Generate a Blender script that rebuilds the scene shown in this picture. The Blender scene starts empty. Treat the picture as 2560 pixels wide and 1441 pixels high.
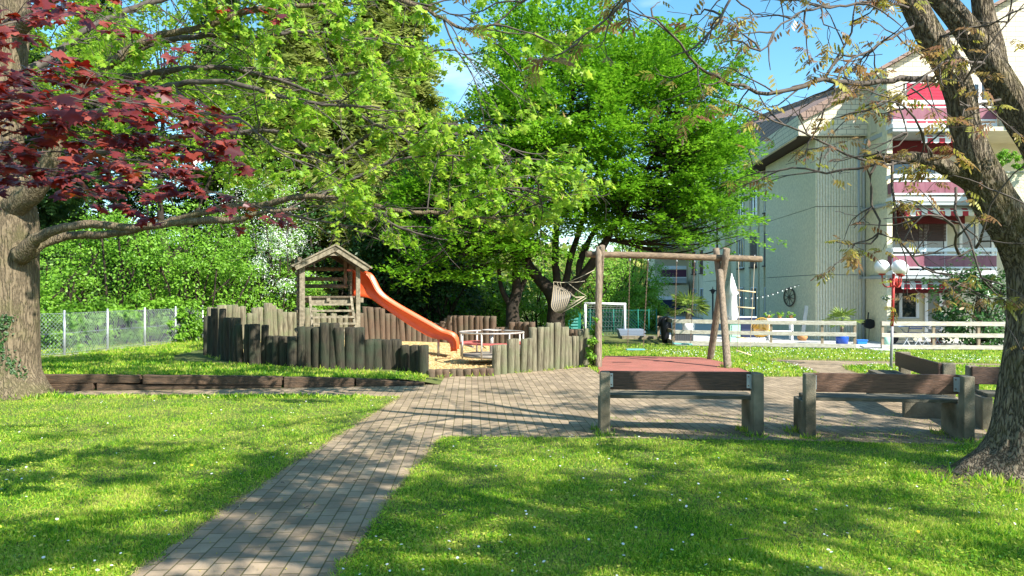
import bpy, math, random
import numpy as np
from mathutils import Vector, noise

# ------------------------------------------------------------------ camera, sky, sun, exposure
scene = bpy.context.scene
F, HZ, CH = 1923.0, 728.0, 1.75          # focal length in photo pixels, horizon row, eye height
cam_d = bpy.data.cameras.new('camera'); cam = bpy.data.objects.new('camera', cam_d)
scene.collection.objects.link(cam); scene.camera = cam
cam.location = (0, 0, CH); cam.rotation_euler = (math.radians(90), 0, 0)
cam_d.sensor_width = 36.0; cam_d.lens = 36.0 * F / 2560.0
cam_d.shift_y = 7.5 / 2560.0; cam_d.clip_end = 3000
SUN_AZ = (0.77, -0.64)                    # horizontal direction towards the sun
SUN_EL = 41.0
world = bpy.data.worlds.new('World'); scene.world = world; world.use_nodes = True
wn = world.node_tree; wn.nodes.clear()
def wnode(t): return wn.nodes.new(t)
out = wnode('ShaderNodeOutputWorld'); bg = wnode('ShaderNodeBackground'); sky = wnode('ShaderNodeTexSky')
sky.sky_type = 'NISHITA'; sky.sun_disc = False
sky.sun_elevation = math.radians(SUN_EL); sky.sun_rotation = math.atan2(SUN_AZ[0], SUN_AZ[1])
sky.air_density = 1.0; sky.dust_density = 0.3; sky.ozone_density = 2.0; sky.altitude = 400
bg.inputs['Strength'].default_value = 0.125
geo = wnode('ShaderNodeTexCoord'); mp = wnode('ShaderNodeMapping'); mp.inputs['Scale'].default_value = (1.2, 1.2, 4.0)
mp.inputs['Location'].default_value = (0.35, 0.2, 0.0)
cn = wnode('ShaderNodeTexNoise'); cn.inputs['Scale'].default_value = 1.6; cn.inputs['Detail'].default_value = 6
cr = wnode('ShaderNodeValToRGB'); cr.color_ramp.elements[0].position = 0.58; cr.color_ramp.elements[1].position = 0.78
mx = wnode('ShaderNodeMixRGB'); mx.inputs[2].default_value = (6.5, 7.2, 8.0, 1)
hs = wnode('ShaderNodeHueSaturation'); hs.inputs['Saturation'].default_value = 1.22; hs.inputs['Hue'].default_value = 0.482
wn.links.new(geo.outputs['Generated'], mp.inputs[0]); wn.links.new(mp.outputs[0], cn.inputs['Vector'])
wn.links.new(cn.outputs['Fac'], cr.inputs[0]); wn.links.new(cr.outputs[0], mx.inputs[0])
wn.links.new(sky.outputs[0], hs.inputs['Color']); wn.links.new(hs.outputs[0], mx.inputs[1])
wn.links.new(mx.outputs[0], bg.inputs['Color']); wn.links.new(bg.outputs[0], out.inputs['Surface'])
sun_d = bpy.data.lights.new('sun', 'SUN'); sun = bpy.data.objects.new('sun', sun_d); scene.collection.objects.link(sun)
sun_d.energy = 5.0; sun_d.angle = math.radians(0.53); sun_d.color = (1.0, 0.95, 0.86)
sv = Vector((SUN_AZ[0], SUN_AZ[1], math.tan(math.radians(SUN_EL)))).normalized()
sun.rotation_euler = sv.to_track_quat('Z', 'Y').to_euler(); sun.location = sv * 60
scene.view_settings.view_transform = 'Standard'; scene.view_settings.look = 'None'
scene.view_settings.gamma = 1.0; scene.view_settings.use_curve_mapping = False
scene.view_settings.exposure = 1.22
scene.cycles.max_bounces = 6; scene.cycles.diffuse_bounces = 3; scene.cycles.transmission_bounces = 4
scene.cycles.transparent_max_bounces = 6; scene.cycles.use_denoising = True

# ------------------------------------------------------------------ helpers
RNG = np.random.default_rng(11); random.seed(7)
def W(px, py, Y): return np.array([(px - 1280) / F * Y, Y, CH - (py - HZ) / F * Y])
def fall(y): 
    t = min(max((y - 17) / 9.0, 0), 1); return -0.15 * t * t * (3 - 2 * t)
def G(px, py, dz=0.0):                    # point of the ground seen at that spot
    z = 0.0
    for _ in range(8):
        Y = (CH - z) * F / (py - HZ); z = fall(Y) + dz
    return np.array([(px - 1280) / F * Y, Y, z])
def sleeper_y(x): return float(np.interp(x, [-14, -6.86, -1.6, -0.6], [13.4, 13.46, 14.2, 14.4]))
def mound_h(x): return float(np.interp(x, [-6.9, -4.2, -2.0, -1.2], [0.27, 0.20, 0.11, 0.0]))
def gz(x, y):
    z = fall(y)
    if x < -1.2 and y > sleeper_y(x) + .05: z = max(z, mound_h(x))
    return z

COL = scene.collection
def root_loc(o):
    while o.parent is not None: o = o.parent
    return np.array(o.location)
def tag(o, label=None, cat=None, group=None, kind=None):
    if label: o['label'] = label
    if cat: o['category'] = cat
    if group: o['group'] = group
    if kind: o['kind'] = kind
    return o
def thing(name, loc, label, cat, group=None):
    o = bpy.data.objects.new(name, None); o.location = tuple(float(v) for v in loc); COL.objects.link(o)
    o.empty_display_size = 0.2
    return tag(o, label, cat, group)
def link_mesh(name, me, mat, parent, verts_np, anchor=None):
    if mat is not None:
        for m_ in (mat if isinstance(mat, (list, tuple)) else [mat]): me.materials.append(m_)
    o = bpy.data.objects.new(name, me)
    if parent is not None:
        off = root_loc(parent); o.parent = parent
    else:
        if anchor is None:
            mn, mxx = verts_np.min(0), verts_np.max(0); off = np.array([(mn[0]+mxx[0])/2, (mn[1]+mxx[1])/2, mn[2]])
        else: off = np.array(anchor, float)
        o.location = tuple(off)
    return o, off
def fast_mesh(name, V, loops, starts, totals, mat, parent=None, tint=None, smooth=False, anchor=None):
    me = bpy.data.meshes.new(name)
    o, off = link_mesh(name, me, mat, parent, V, anchor)
    V = V - off
    me.vertices.add(len(V)); me.vertices.foreach_set('co', V.astype(np.float32).ravel())
    me.loops.add(len(loops)); me.loops.foreach_set('vertex_index', loops.astype(np.int32))
    me.polygons.add(len(starts)); me.polygons.foreach_set('loop_start', starts.astype(np.int32))
    me.polygons.foreach_set('loop_total', totals.astype(np.int32))
    if smooth: me.polygons.foreach_set('use_smooth', np.ones(len(starts), bool))
    me.update(calc_edges=True)
    if tint is not None:
        a = me.attributes.new('tint', 'FLOAT', 'FACE'); a.data.foreach_set('value', tint.astype(np.float32))
    COL.objects.link(o)
    return o
def nrm(a):
    a = np.asarray(a, float); return a / (np.linalg.norm(a, axis=-1, keepdims=True) + 1e-9)
def rot2(v, a): c, s = math.cos(a), math.sin(a); return (v[0]*c - v[1]*s, v[0]*s + v[1]*c)

class MB:
    def __init__(s): s.v = []; s.f = []; s.sm = []
    def add(s, vs, fs, smooth=False):
        n = len(s.v); s.v += [tuple(map(float, p)) for p in vs]
        for f in fs: s.f.append(tuple(i + n for i in f)); s.sm.append(smooth)
        return s
    def obox(s, c, ax, ay, az):
        c, ax, ay, az = map(lambda q: np.asarray(q, float), (c, ax, ay, az))
        vs = [c + i*ax + j*ay + k*az for k in (-1, 1) for j in (-1, 1) for i in (-1, 1)]
        return s.add(vs, [(0,2,3,1),(4,5,7,6),(0,1,5,4),(2,6,7,3),(0,4,6,2),(1,3,7,5)])
    def box(s, x0, x1, y0, y1, z0, z1):
        return s.obox(((x0+x1)/2,(y0+y1)/2,(z0+z1)/2), ((x1-x0)/2,0,0), (0,(y1-y0)/2,0), (0,0,(z1-z0)/2))
    def beam(s, p0, p1, w, h, up=(0,0,1)):          # w across, h along up
        p0, p1 = np.asarray(p0, float), np.asarray(p1, float); d = p1 - p0; L = np.linalg.norm(d); d = d / L
        sd = nrm(np.cross(d, up)); u = np.cross(sd, d)
        return s.obox((p0+p1)/2, d*L/2, sd*w/2, u*h/2)
    def tube(s, pts, rad, n=8, cap=True, closed=False, wob=0.0, smooth=True, disp=None):
        P = np.asarray(pts, float); m = len(P)
        R = np.full(m, rad, float) if np.isscalar(rad) else np.asarray(rad, float)
        T = np.gradient(P, axis=0) if not closed else (np.roll(P,-1,0) - np.roll(P,1,0))
        T = nrm(T); ref = np.array([0.0,0,1]) if abs(T[0][2]) < .9 else np.array([1.0,0,0])
        U = nrm(np.cross(T[0], ref)); vs = []
        for i in range(m):
            U = U - T[i]*np.dot(U, T[i]); U = U/ (np.linalg.norm(U)+1e-9); B = np.cross(T[i], U)
            for k in range(n):
                a = 2*math.pi*k/n; r = R[i]
                dvec = U*math.cos(a) + B*math.sin(a)
                if disp is not None: r = r * disp(P[i], dvec, R[i])
                elif wob: r *= 1 + wob*noise.noise(Vector(P[i]*3 + dvec*1.7))
                vs.append(P[i] + dvec*r)
        fs = []
        for i in range(m if closed else m-1):
            j = (i+1) % m
            for k in range(n): l = (k+1) % n; fs.append((i*n+k, i*n+l, j*n+l, j*n+k))
        s.add(vs, fs, smooth)
        if cap and not closed:
            b = len(s.v) - m*n
            s.f.append(tuple(b + k for k in range(n))[::-1]); s.f.append(tuple(b + (m-1)*n + k for k in range(n))); s.sm += [False, False]
        return s
    def cyl(s, p0, p1, r, n=12, r1=None): return s.tube([p0, p1], [r, r if r1 is None else r1], n)
    def lathe(s, prof, c, n=24, smooth=True):
        vs = [(c[0]+r*math.cos(2*math.pi*k/n), c[1]+r*math.sin(2*math.pi*k/n), c[2]+z) for r, z in prof for k in range(n)]
        fs = [(i*n+k, i*n+(k+1)%n, (i+1)*n+(k+1)%n, (i+1)*n+k) for i in range(len(prof)-1) for k in range(n)]
        return s.add(vs, fs, smooth)
    def sphere(s, c, r, n=24, sq=1.0):
        m = n//2; return s.lathe([(max(r*math.sin(math.pi*i/m), 1e-4), -r*sq*math.cos(math.pi*i/m)) for i in range(m+1)], c, n)
    def prism(s, poly, z0, z1):
        n = len(poly); vs = [(p[0],p[1],z0) for p in poly] + [(p[0],p[1],z1) for p in poly]
        return s.add(vs, [tuple(range(n))[::-1], tuple(range(n,2*n))] + [(i,(i+1)%n,n+(i+1)%n,n+i) for i in range(n)])
    def extr(s, poly3, d):                           # polygon in space pushed along d
        n = len(poly3); d = np.asarray(d, float); vs = [np.asarray(p, float) for p in poly3]; vs += [p + d for p in vs]
        return s.add(vs, [tuple(range(n)), tuple(range(n,2*n))[::-1]] + [(i,n+i,n+(i+1)%n,(i+1)%n) for i in range(n)])
    def build(s, name, mat, parent=None, bevel=0, solid=0, anchor=None):
        V = np.array(s.v); me = bpy.data.meshes.new(name)
        o, off = link_mesh(name, me, mat, parent, V, anchor)
        me.from_pydata([tuple(p) for p in (V - off)], [], s.f); me.update()
        me.polygons.foreach_set('use_smooth', s.sm)
        COL.objects.link(o)
        if solid:
            m_ = o.modifiers.new('solid', 'SOLIDIFY'); m_.thickness = solid; m_.offset = 0
        if bevel:
            m_ = o.modifiers.new('bevel', 'BEVEL'); m_.width = bevel; m_.segments = 2; m_.limit_method = 'ANGLE'
        return o

class Tubes:                                          # many limbs and twigs of ONE tree, gathered fast
    def __init__(s): s.V = []; s.Fc = []; s.n = 0
    def add(s, P, R, n=5):
        P = np.asarray(P, float); m = len(P); R = np.asarray(R, float) * np.ones(m)
        T = nrm(np.gradient(P, axis=0)); ref = np.array([0.0,0,1]) if abs(T[0][2]) < .9 else np.array([1.0,0,0])
        U = nrm(np.cross(T, ref)); B = np.cross(T, U)
        a = np.arange(n) * 2*math.pi/n
        V = P[:,None,:] + R[:,None,None]*(U[:,None,:]*np.cos(a)[None,:,None] + B[:,None,:]*np.sin(a)[None,:,None])
        i, k = np.meshgrid(np.arange(m-1), np.arange(n), indexing='ij'); l = (k+1) % n
        Fq = np.stack([i*n+k, i*n+l, (i+1)*n+l, (i+1)*n+k], -1).reshape(-1,4) + s.n
        s.V.append(V.reshape(-1,3)); s.Fc.append(Fq); s.n += m*n
    def build(s, name, mat, parent):
        V = np.concatenate(s.V); Q = np.concatenate(s.Fc)
        return fast_mesh(name, V, Q.ravel(), np.arange(len(Q))*4, np.full(len(Q),4), mat, parent, smooth=True)

def catmull(P, step):
    P = np.asarray(P, float); Q = np.vstack([2*P[0]-P[1], P, 2*P[-1]-P[-2]]); out_ = []
    for i in range(1, len(Q)-2):
        n = max(2, int(np.linalg.norm(Q[i+1][:3]-Q[i][:3])/step)); t = np.arange(n)/n; t = t[:,None]
        a,b,c,d = Q[i-1],Q[i],Q[i+1],Q[i+2]
        out_.append(.5*((2*b)+(-a+c)*t+(2*a-5*b+4*c-d)*t**2+(-a+3*b-3*c+d)*t**3))
    out_.append(P[-1][None]); return np.vstack(out_)

# ---- leaves: templates lie in the x-y plane, stalk at the origin, tip along +x
def half_leaf(up):                                    # two halves folded on the midrib
    up = np.array(up, float); n = len(up)
    V = [(x, y, -0.25*abs(y)) for x, y in up] + [(x, -y, -0.25*abs(y)) for x, y in up[1:-1]]
    a = list(range(n)); b = [0] + list(range(n, 2*n-2)) + [n-1]
    return np.array(V), [a, b[::-1]]
MAPLE = half_leaf([(0,0),(-.08,.22),(.0,.52),(.22,.30),(.34,.34),(.52,.62),(.58,.30),(.66,.16),(.82,.2),(1,0)])
OVAL = half_leaf([(0,0),(.3,.26),(.7,.22),(1,0)])
DIA = (np.array([(0,0,0),(.5,.3,-.05),(1,0,-.1),(.5,-.3,-.05)]), [[0,1,2,3]])
def pinnate(n, droop, ln=.34):
    V, Fs = [], []
    for i in range(n):
        for sgn in ((1,-1) if i else (0,)):
            x0 = 1 - i/(n) * .95 if i else .8
            x0 = .8 - .72*(i/(n)) if i else .8
            a = math.radians(62)*sgn; L = ln*(1 - .25*abs(i - n*.35)/n); c, s_ = math.cos(a), math.sin(a)
            b = len(V)
            for u, w in ((0,0),(.35,.17),(.75,.13),(1,0),(.75,-.13),(.35,-.17)):
                x, y = u*L, w*L*1.15; V.append((x0 + x*c - y*s_, x*s_ + y*c, -droop*x0**2 - u*L*.75 - .2*abs(w)*L))
            Fs.append([b,b+1,b+2,b+3,b+4,b+5])
    return np.array(V), Fs
WALNUT = pinnate(4, .45)
def frond(n, w, ln):                                  # conifer spray
    V, Fs = [], []
    for i in range(n):
        for sgn in (1, -1):
            x0 = i/n; b = len(V); L = ln*(1.1 - x0)
            V += [(x0,0,0),(x0+w,0,0),(x0+L*.6, sgn*L, -.35*L)]; Fs.append([b,b+1,b+2])
    return np.array(V, float), Fs
FROND = frond(5, .16, .42)
def leaves(name, tmpl, P, N, T, S, mat, parent=None, tint=None, tinvar=1.0, anchor=None):
    P = np.asarray(P, float); n = len(P); TV, TF = tmpl; k = len(TV)
    N = nrm(N); T = np.asarray(T, float); X = nrm(T - N*np.sum(T*N, -1, keepdims=True)); Yv = np.cross(N, X)
    S = (np.ones(n)*S)[:,None,None]
    V = P[:,None,:] + S*(TV[None,:,0:1]*X[:,None,:] + TV[None,:,1:2]*Yv[:,None,:] + TV[None,:,2:3]*N[:,None,:])
    fl = np.concatenate([np.array(f) for f in TF]); tot = np.array([len(f) for f in TF])
    loops = (fl[None,:] + (np.arange(n)*k)[:,None]).ravel(); totals = np.tile(tot, n)
    starts = np.concatenate([[0], np.cumsum(totals)[:-1]])
    if tint is None: tint = RNG.random(n)
    return fast_mesh(name, V.reshape(-1,3), loops, starts, totals, mat, parent, tint=np.repeat(tint, len(TF)), anchor=anchor)

# ------------------------------------------------------------------ materials
def mat(name, base, rough=.8, base2=None, scale=6.0, stretch=(1,1,1), bump=0.0, bscale=None, detail=5, spec=.3, metal=0.0,
        contrast=(.35,.65), coat=0):
    m = bpy.data.materials.new(name); m.use_nodes = True; nt = m.node_tree; b = nt.nodes['Principled BSDF']
    b.inputs['Base Color'].default_value = (*base, 1); b.inputs['Roughness'].default_value = rough
    b.inputs['Specular IOR Level'].default_value = spec; b.inputs['Metallic'].default_value = metal
    if coat: b.inputs['Coat Weight'].default_value = coat
    tc = nt.nodes.new('ShaderNodeTexCoord'); mp_ = nt.nodes.new('ShaderNodeMapping'); mp_.inputs['Scale'].default_value = stretch
    nt.links.new(tc.outputs['Object'], mp_.inputs[0])
    if base2 is not None:
        n = nt.nodes.new('ShaderNodeTexNoise'); n.inputs['Scale'].default_value = scale; n.inputs['Detail'].default_value = detail
        r = nt.nodes.new('ShaderNodeValToRGB'); r.color_ramp.elements[0].position = contrast[0]; r.color_ramp.elements[1].position = contrast[1]
        r.color_ramp.elements[0].color = (*base, 1); r.color_ramp.elements[1].color = (*base2, 1)
        nt.links.new(mp_.outputs[0], n.inputs['Vector']); nt.links.new(n.outputs['Fac'], r.inputs[0]); nt.links.new(r.outputs[0], b.inputs['Base Color'])
        m['ramp'] = r.name
    if bump:
        n2 = nt.nodes.new('ShaderNodeTexNoise'); n2.inputs['Scale'].default_value = bscale or scale*3; n2.inputs['Detail'].default_value = 6
        bp = nt.nodes.new('ShaderNodeBump'); bp.inputs['Strength'].default_value = min(1, bump); bp.inputs['Distance'].default_value = .02*max(1, bump)
        nt.links.new(mp_.outputs[0], n2.inputs['Vector']); nt.links.new(n2.outputs['Fac'], bp.inputs['Height']); nt.links.new(bp.outputs[0], b.inputs['Normal'])
    return m
def leafmat(name, cols, trans=.45, rough=.45, spec=.35, tsat=1.0, patch=None):
    m = bpy.data.materials.new(name); m.use_nodes = True; nt = m.node_tree; nt.nodes.clear()
    L = nt.links.new; o = nt.nodes.new('ShaderNodeOutputMaterial'); pr = nt.nodes.new('ShaderNodeBsdfPrincipled')
    pr.inputs['Roughness'].default_value = rough; pr.inputs['Specular IOR Level'].default_value = spec
    at = nt.nodes.new('ShaderNodeAttribute'); at.attribute_name = 'tint'
    r = nt.nodes.new('ShaderNodeValToRGB'); e = r.color_ramp.elements
    for i in range(len(cols) - 2): e.new(.5)
    for i, c in enumerate(cols): e[i].position = i/(len(cols)-1); e[i].color = (*c, 1)
    fac = at.outputs['Fac']
    if patch:                                        # broad patches of another shade over the whole lawn
        gn = nt.nodes.new('ShaderNodeNewGeometry'); n = nt.nodes.new('ShaderNodeTexNoise'); n.inputs['Scale'].default_value = patch[0]; n.inputs['Detail'].default_value = 5
        L(gn.outputs['Position'], n.inputs['Vector'])
        ma = nt.nodes.new('ShaderNodeMath'); ma.operation = 'MULTIPLY_ADD'; ma.inputs[1].default_value = patch[1]; ma.inputs[2].default_value = -patch[1]/2
        mb = nt.nodes.new('ShaderNodeMath'); mb.operation = 'ADD'; L(n.outputs['Fac'], ma.inputs[0]); L(ma.outputs[0], mb.inputs[0]); L(at.outputs['Fac'], mb.inputs[1]); fac = mb.outputs[0]
    L(fac, r.inputs[0]); L(r.outputs[0], pr.inputs['Base Color'])
    tr = nt.nodes.new('ShaderNodeBsdfTranslucent'); h = nt.nodes.new('ShaderNodeHueSaturation')
    h.inputs['Saturation'].default_value = tsat; h.inputs['Value'].default_value = 1.5; L(r.outputs[0], h.inputs['Color']); L(h.outputs[0], tr.inputs[0])
    ms = nt.nodes.new('ShaderNodeMixShader'); ms.inputs[0].default_value = trans
    L(pr.outputs[0], ms.inputs[1]); L(tr.outputs[0], ms.inputs[2]); L(ms.outputs[0], o.inputs['Surface'])
    return m
def brickmat(name, c1, c2, cm, bw, rh, mortar, rotz=0, vertical=False, bump=.4, noise_c=None, msm=.1, rough=.85, fall_=None):
    m = bpy.data.materials.new(name); m.use_nodes = True; nt = m.node_tree; L = nt.links.new; b = nt.nodes['Principled BSDF']
    b.inputs['Roughness'].default_value = rough; b.inputs['Specular IOR Level'].default_value = .25
    g = nt.nodes.new('ShaderNodeNewGeometry'); vec = g.outputs['Position']
    if vertical:                                     # x+y along, z up
        sx = nt.nodes.new('ShaderNodeSeparateXYZ'); L(vec, sx.inputs[0]); ad = nt.nodes.new('ShaderNodeMath'); ad.operation = 'ADD'
        L(sx.outputs[0], ad.inputs[0]); L(sx.outputs[1], ad.inputs[1]); cx = nt.nodes.new('ShaderNodeCombineXYZ')
        L(ad.outputs[0], cx.inputs[0]); L(sx.outputs[2], cx.inputs[1]); vec = cx.outputs[0]
    else:
        mp_ = nt.nodes.new('ShaderNodeMapping'); mp_.inputs['Rotation'].default_value = (0,0,rotz); L(vec, mp_.inputs[0]); vec = mp_.outputs[0]
    br = nt.nodes.new('ShaderNodeTexBrick'); L(vec, br.inputs['Vector']); br.inputs['Scale'].default_value = 1
    br.inputs['Brick Width'].default_value = bw; br.inputs['Row Height'].default_value = rh; br.inputs['Mortar Size'].default_value = mortar
    br.inputs['Mortar Smooth'].default_value = msm
    br.inputs['Color1'].default_value = (*c1,1); br.inputs['Color2'].default_value = (*c2,1); br.inputs['Mortar'].default_value = (*cm,1)
    n = nt.nodes.new('ShaderNodeTexNoise'); n.inputs['Scale'].default_value = 1.3; n.inputs['Detail'].default_value = 8; n.inputs['Roughness'].default_value = .7
    L(g.outputs['Position'], n.inputs['Vector'])
    mxr = nt.nodes.new('ShaderNodeMixRGB'); mxr.blend_type = 'MULTIPLY'; mxr.inputs[0].default_value = .8
    r = nt.nodes.new('ShaderNodeValToRGB'); r.color_ramp.elements[0].position = .3; r.color_ramp.elements[1].position = .7
    r.color_ramp.elements[0].color = (*(noise_c or (.6,.6,.55)),1); r.color_ramp.elements[1].color = (1.15,1.12,1.08,1)
    L(n.outputs['Fac'], r.inputs[0]); L(br.outputs['Color'], mxr.inputs[1]); L(r.outputs[0], mxr.inputs[2]); L(mxr.outputs[0], b.inputs['Base Color'])
    n2 = nt.nodes.new('ShaderNodeTexNoise'); n2.inputs['Scale'].default_value = 90; n2.inputs['Detail'].default_value = 3; L(g.outputs['Position'], n2.inputs['Vector'])
    ma = nt.nodes.new('ShaderNodeMath'); ma.operation = 'MULTIPLY_ADD'; ma.inputs[1].default_value = -1.0
    L(br.outputs['Fac'], ma.inputs[0]); mm = nt.nodes.new('ShaderNodeMath'); mm.operation = 'MULTIPLY'; mm.inputs[1].default_value = .25
    L(n2.outputs['Fac'], mm.inputs[0]); L(mm.outputs[0], ma.inputs[2])
    bp = nt.nodes.new('ShaderNodeBump'); bp.inputs['Strength'].default_value = bump; bp.inputs['Distance'].default_value = .012
    L(ma.outputs[0], bp.inputs['Height']); L(bp.outputs[0], b.inputs['Normal'])
    return m

M = {}
M['soil'] = mat('lawn_soil', (.06,.085,.02), .95, (.14,.15,.04), 1.6, bump=.8, bscale=60)
M['raised'] = M['soil']
M['paver'] = brickmat('grey_pavers', (.38,.295,.205), (.245,.19,.135), (.12,.105,.045), .205, .118, .006, rotz=math.radians(90-3), bump=.6, noise_c=(.52,.49,.42), msm=.4)
M['rubber'] = mat('red_rubber', (.36,.125,.095), .9, (.24,.095,.07), 2.2, bump=.3, bscale=120, contrast=(.3,.75))
M['chips'] = mat('wood_chips', (.62,.45,.20), .9, (.36,.25,.11), 14, bump=1, bscale=40)
M['wood'] = mat('weathered_wood', (.17,.135,.09), .85, (.09,.07,.048), 5, (6,6,.7), bump=.5, bscale=14)
M['woodl'] = mat('pale_weathered_wood', (.29,.25,.175), .85, (.14,.12,.08), 4, (3,3,3), bump=.4, bscale=20)
M['pole'] = mat('round_pole_wood', (.27,.205,.145), .85, (.13,.10,.068), 4, (8,8,.8), bump=.6, bscale=10)
M['beamw'] = mat('beam_wood', (.23,.165,.105), .85, (.11,.08,.052), 4, (.8,8,8), bump=.6, bscale=10)
M['bench'] = mat('bench_board_wood', (.11,.06,.038), .62, (.05,.03,.021), 5, (1,9,14), bump=.4, bscale=9, spec=.4)
M['seatw'] = mat('grey_seat_plank', (.15,.135,.10), .8, (.075,.07,.05), 5, (1,9,12), bump=.5, bscale=9)
M['conc'] = mat('aged_concrete', (.235,.205,.145), .9, (.085,.075,.05), 3, (1,1,1), bump=.5, bscale=90)
M['conck'] = mat('kerb_concrete', (.26,.25,.21), .9, (.15,.16,.10), 4, bump=.4, bscale=60)
M['sleeper'] = mat('dark_sleeper', (.12,.075,.045), .9, (.055,.04,.028), 4, (1,6,8), bump=.8, bscale=12)
M['moss'] = mat('moss', (.16,.19,.03), .95, (.09,.12,.02), 20, bump=1, bscale=60)
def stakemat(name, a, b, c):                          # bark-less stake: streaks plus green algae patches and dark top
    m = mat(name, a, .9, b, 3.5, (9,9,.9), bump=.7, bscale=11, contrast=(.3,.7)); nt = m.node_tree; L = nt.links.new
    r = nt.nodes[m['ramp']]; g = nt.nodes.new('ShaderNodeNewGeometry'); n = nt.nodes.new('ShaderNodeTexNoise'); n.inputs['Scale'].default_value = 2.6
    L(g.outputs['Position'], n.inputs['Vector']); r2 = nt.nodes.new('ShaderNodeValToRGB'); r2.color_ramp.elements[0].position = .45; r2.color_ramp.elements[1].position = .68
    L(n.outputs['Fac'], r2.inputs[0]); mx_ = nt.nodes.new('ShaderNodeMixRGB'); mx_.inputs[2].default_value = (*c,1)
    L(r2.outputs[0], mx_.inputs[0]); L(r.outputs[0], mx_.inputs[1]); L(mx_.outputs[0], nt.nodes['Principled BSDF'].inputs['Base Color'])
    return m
M['stake'] = stakemat('shade_darkened_stake', (.062,.052,.034), (.016,.014,.010), (.035,.045,.026))  # the maple's shade is put into these darker stake colours
M['stakel'] = stakemat('sunlit_tone_stake', (.25,.225,.145), (.075,.062,.04), (.15,.155,.085))  # paler copy for the sunlit stakes, sunlight put into the colour
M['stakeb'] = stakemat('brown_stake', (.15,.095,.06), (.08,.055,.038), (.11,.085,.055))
M['slide'] = mat('orange_plastic', (.80,.115,.03), .38, (.70,.09,.025), 1.5, spec=.5)
M['steel'] = mat('galvanised_steel', (.55,.57,.58), .45, (.40,.42,.44), 8, metal=.6, spec=.5)
M['wire'] = mat('fence_wire', (.36,.40,.42), .5, metal=.3)
M['chain'] = mat('rusty_chain', (.22,.15,.11), .6, metal=.4)
M['rail'] = mat('rail_steel', (.52,.48,.43), .5, (.38,.34,.30), 9, metal=.4)
M['redseat'] = mat('faded_red_seat', (.50,.12,.10), .55, (.40,.09,.08), 4)
M['teal'] = mat('teal_rubber', (.13,.36,.32), .6)
M['rope'] = mat('rope', (.42,.36,.26), .9)
M['rung'] = mat('pale_rung_wood', (.66,.52,.29), .7)
M['white'] = mat('white_metal', (.78,.79,.80), .45)
M['cloth'] = mat('white_cloth', (.84,.85,.86), .9, bump=.3, bscale=8)
M['globe'] = mat('opal_globe', (.82,.81,.78), .25, spec=.5)
M['redp'] = mat('red_paint', (.42,.04,.03), .45, (.34,.035,.03), 6)
M['greyp'] = mat('grey_paint', (.30,.29,.30), .5)
M['fencew'] = mat('sun_bleached_rail', (.62,.57,.48), .8, (.44,.39,.31), 4, (1,5,6), bump=.3, bscale=8)
M['fencep'] = mat('fence_post_wood', (.36,.28,.19), .85, (.25,.19,.13), 4, (6,6,1), bump=.3)
M['dark'] = mat('dark_paint', (.02,.022,.028), .5)
M['navy'] = mat('navy_fabric', (.02,.03,.07), .8)
M['black'] = mat('black_plastic', (.012,.013,.016), .45)
M['yellow'] = mat('yellow_cord', (.65,.36,.02), .5)
M['bluep'] = mat('blue_glaze', (.01,.07,.42), .25, spec=.6)
M['bluel'] = mat('blue_plastic', (.02,.20,.62), .4)
M['mint'] = mat('mint_paint', (.36,.60,.48), .5)
M['greenm'] = mat('green_metal', (.01,.16,.12), .5)
M['planter'] = mat('charcoal_boards', (.05,.055,.06), .7)
M['deck'] = mat('pale_terrace_slabs', (.52,.52,.50), .85, (.42,.42,.40), 3, bump=.2)
M['terra'] = mat('terracotta', (.45,.22,.09), .8)
M['rough'] = mat('roughcast_render', (.78,.71,.50), .95, (.66,.60,.42), 10, bump=1.6, bscale=11, contrast=(.4,.6))
M['roughl'] = mat('pale_roughcast', (.60,.57,.42), .95, (.48,.46,.33), 14, bump=2.5, bscale=12)
M['cream'] = mat('cream_plaster', (.62,.58,.43), .9, (.55,.51,.38), 2, bump=.2, bscale=40)
M['panelg'] = mat('grey_green_panel', (.70,.64,.46), .9, (.61,.56,.41), 2, bump=.5, bscale=30)
M['shingle'] = brickmat('cream_shingles', (.68,.62,.48), (.63,.57,.44), (.16,.15,.13), .34, .19, .008, vertical=True, bump=.5, noise_c=(.93,.93,.93))
M['tile'] = brickmat('brown_roof_tiles', (.31,.215,.175), (.26,.18,.15), (.055,.045,.04), .42, .24, .014, vertical=True, bump=.8, noise_c=(.85,.85,.85))
M['hip'] = brickmat('brown_ridge_tiles', (.31,.215,.175), (.27,.19,.155), (.05,.04,.035), .30, 3.0, .018, vertical=True, bump=.8, noise_c=(.85,.85,.85))
M['maroon'] = mat('weathered_maroon_panel', (.21,.055,.085), .5, (.27,.095,.13), 2.5, (3,3,.6), spec=.5)
M['maroond'] = mat('dark_red_blind_box', (.13,.012,.018), .7)
M['redblind'] = mat('red_shutter', (.55,.02,.06), .55)
M['brownsh'] = mat('brown_shutter', (.075,.04,.035), .6)
M['greyrail'] = mat('pale_grey_slab', (.40,.43,.44), .7)
M['glass'] = mat('window_glass', (.02,.028,.03), .06, spec=1.0)
M['curtain'] = mat('grey_curtain', (.20,.21,.19), .7)
M['soffit'] = mat('dark_soffit', (.07,.045,.035), .8)
M['red'] = mat('red_stripe', (.50,.05,.07), .8)
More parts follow.
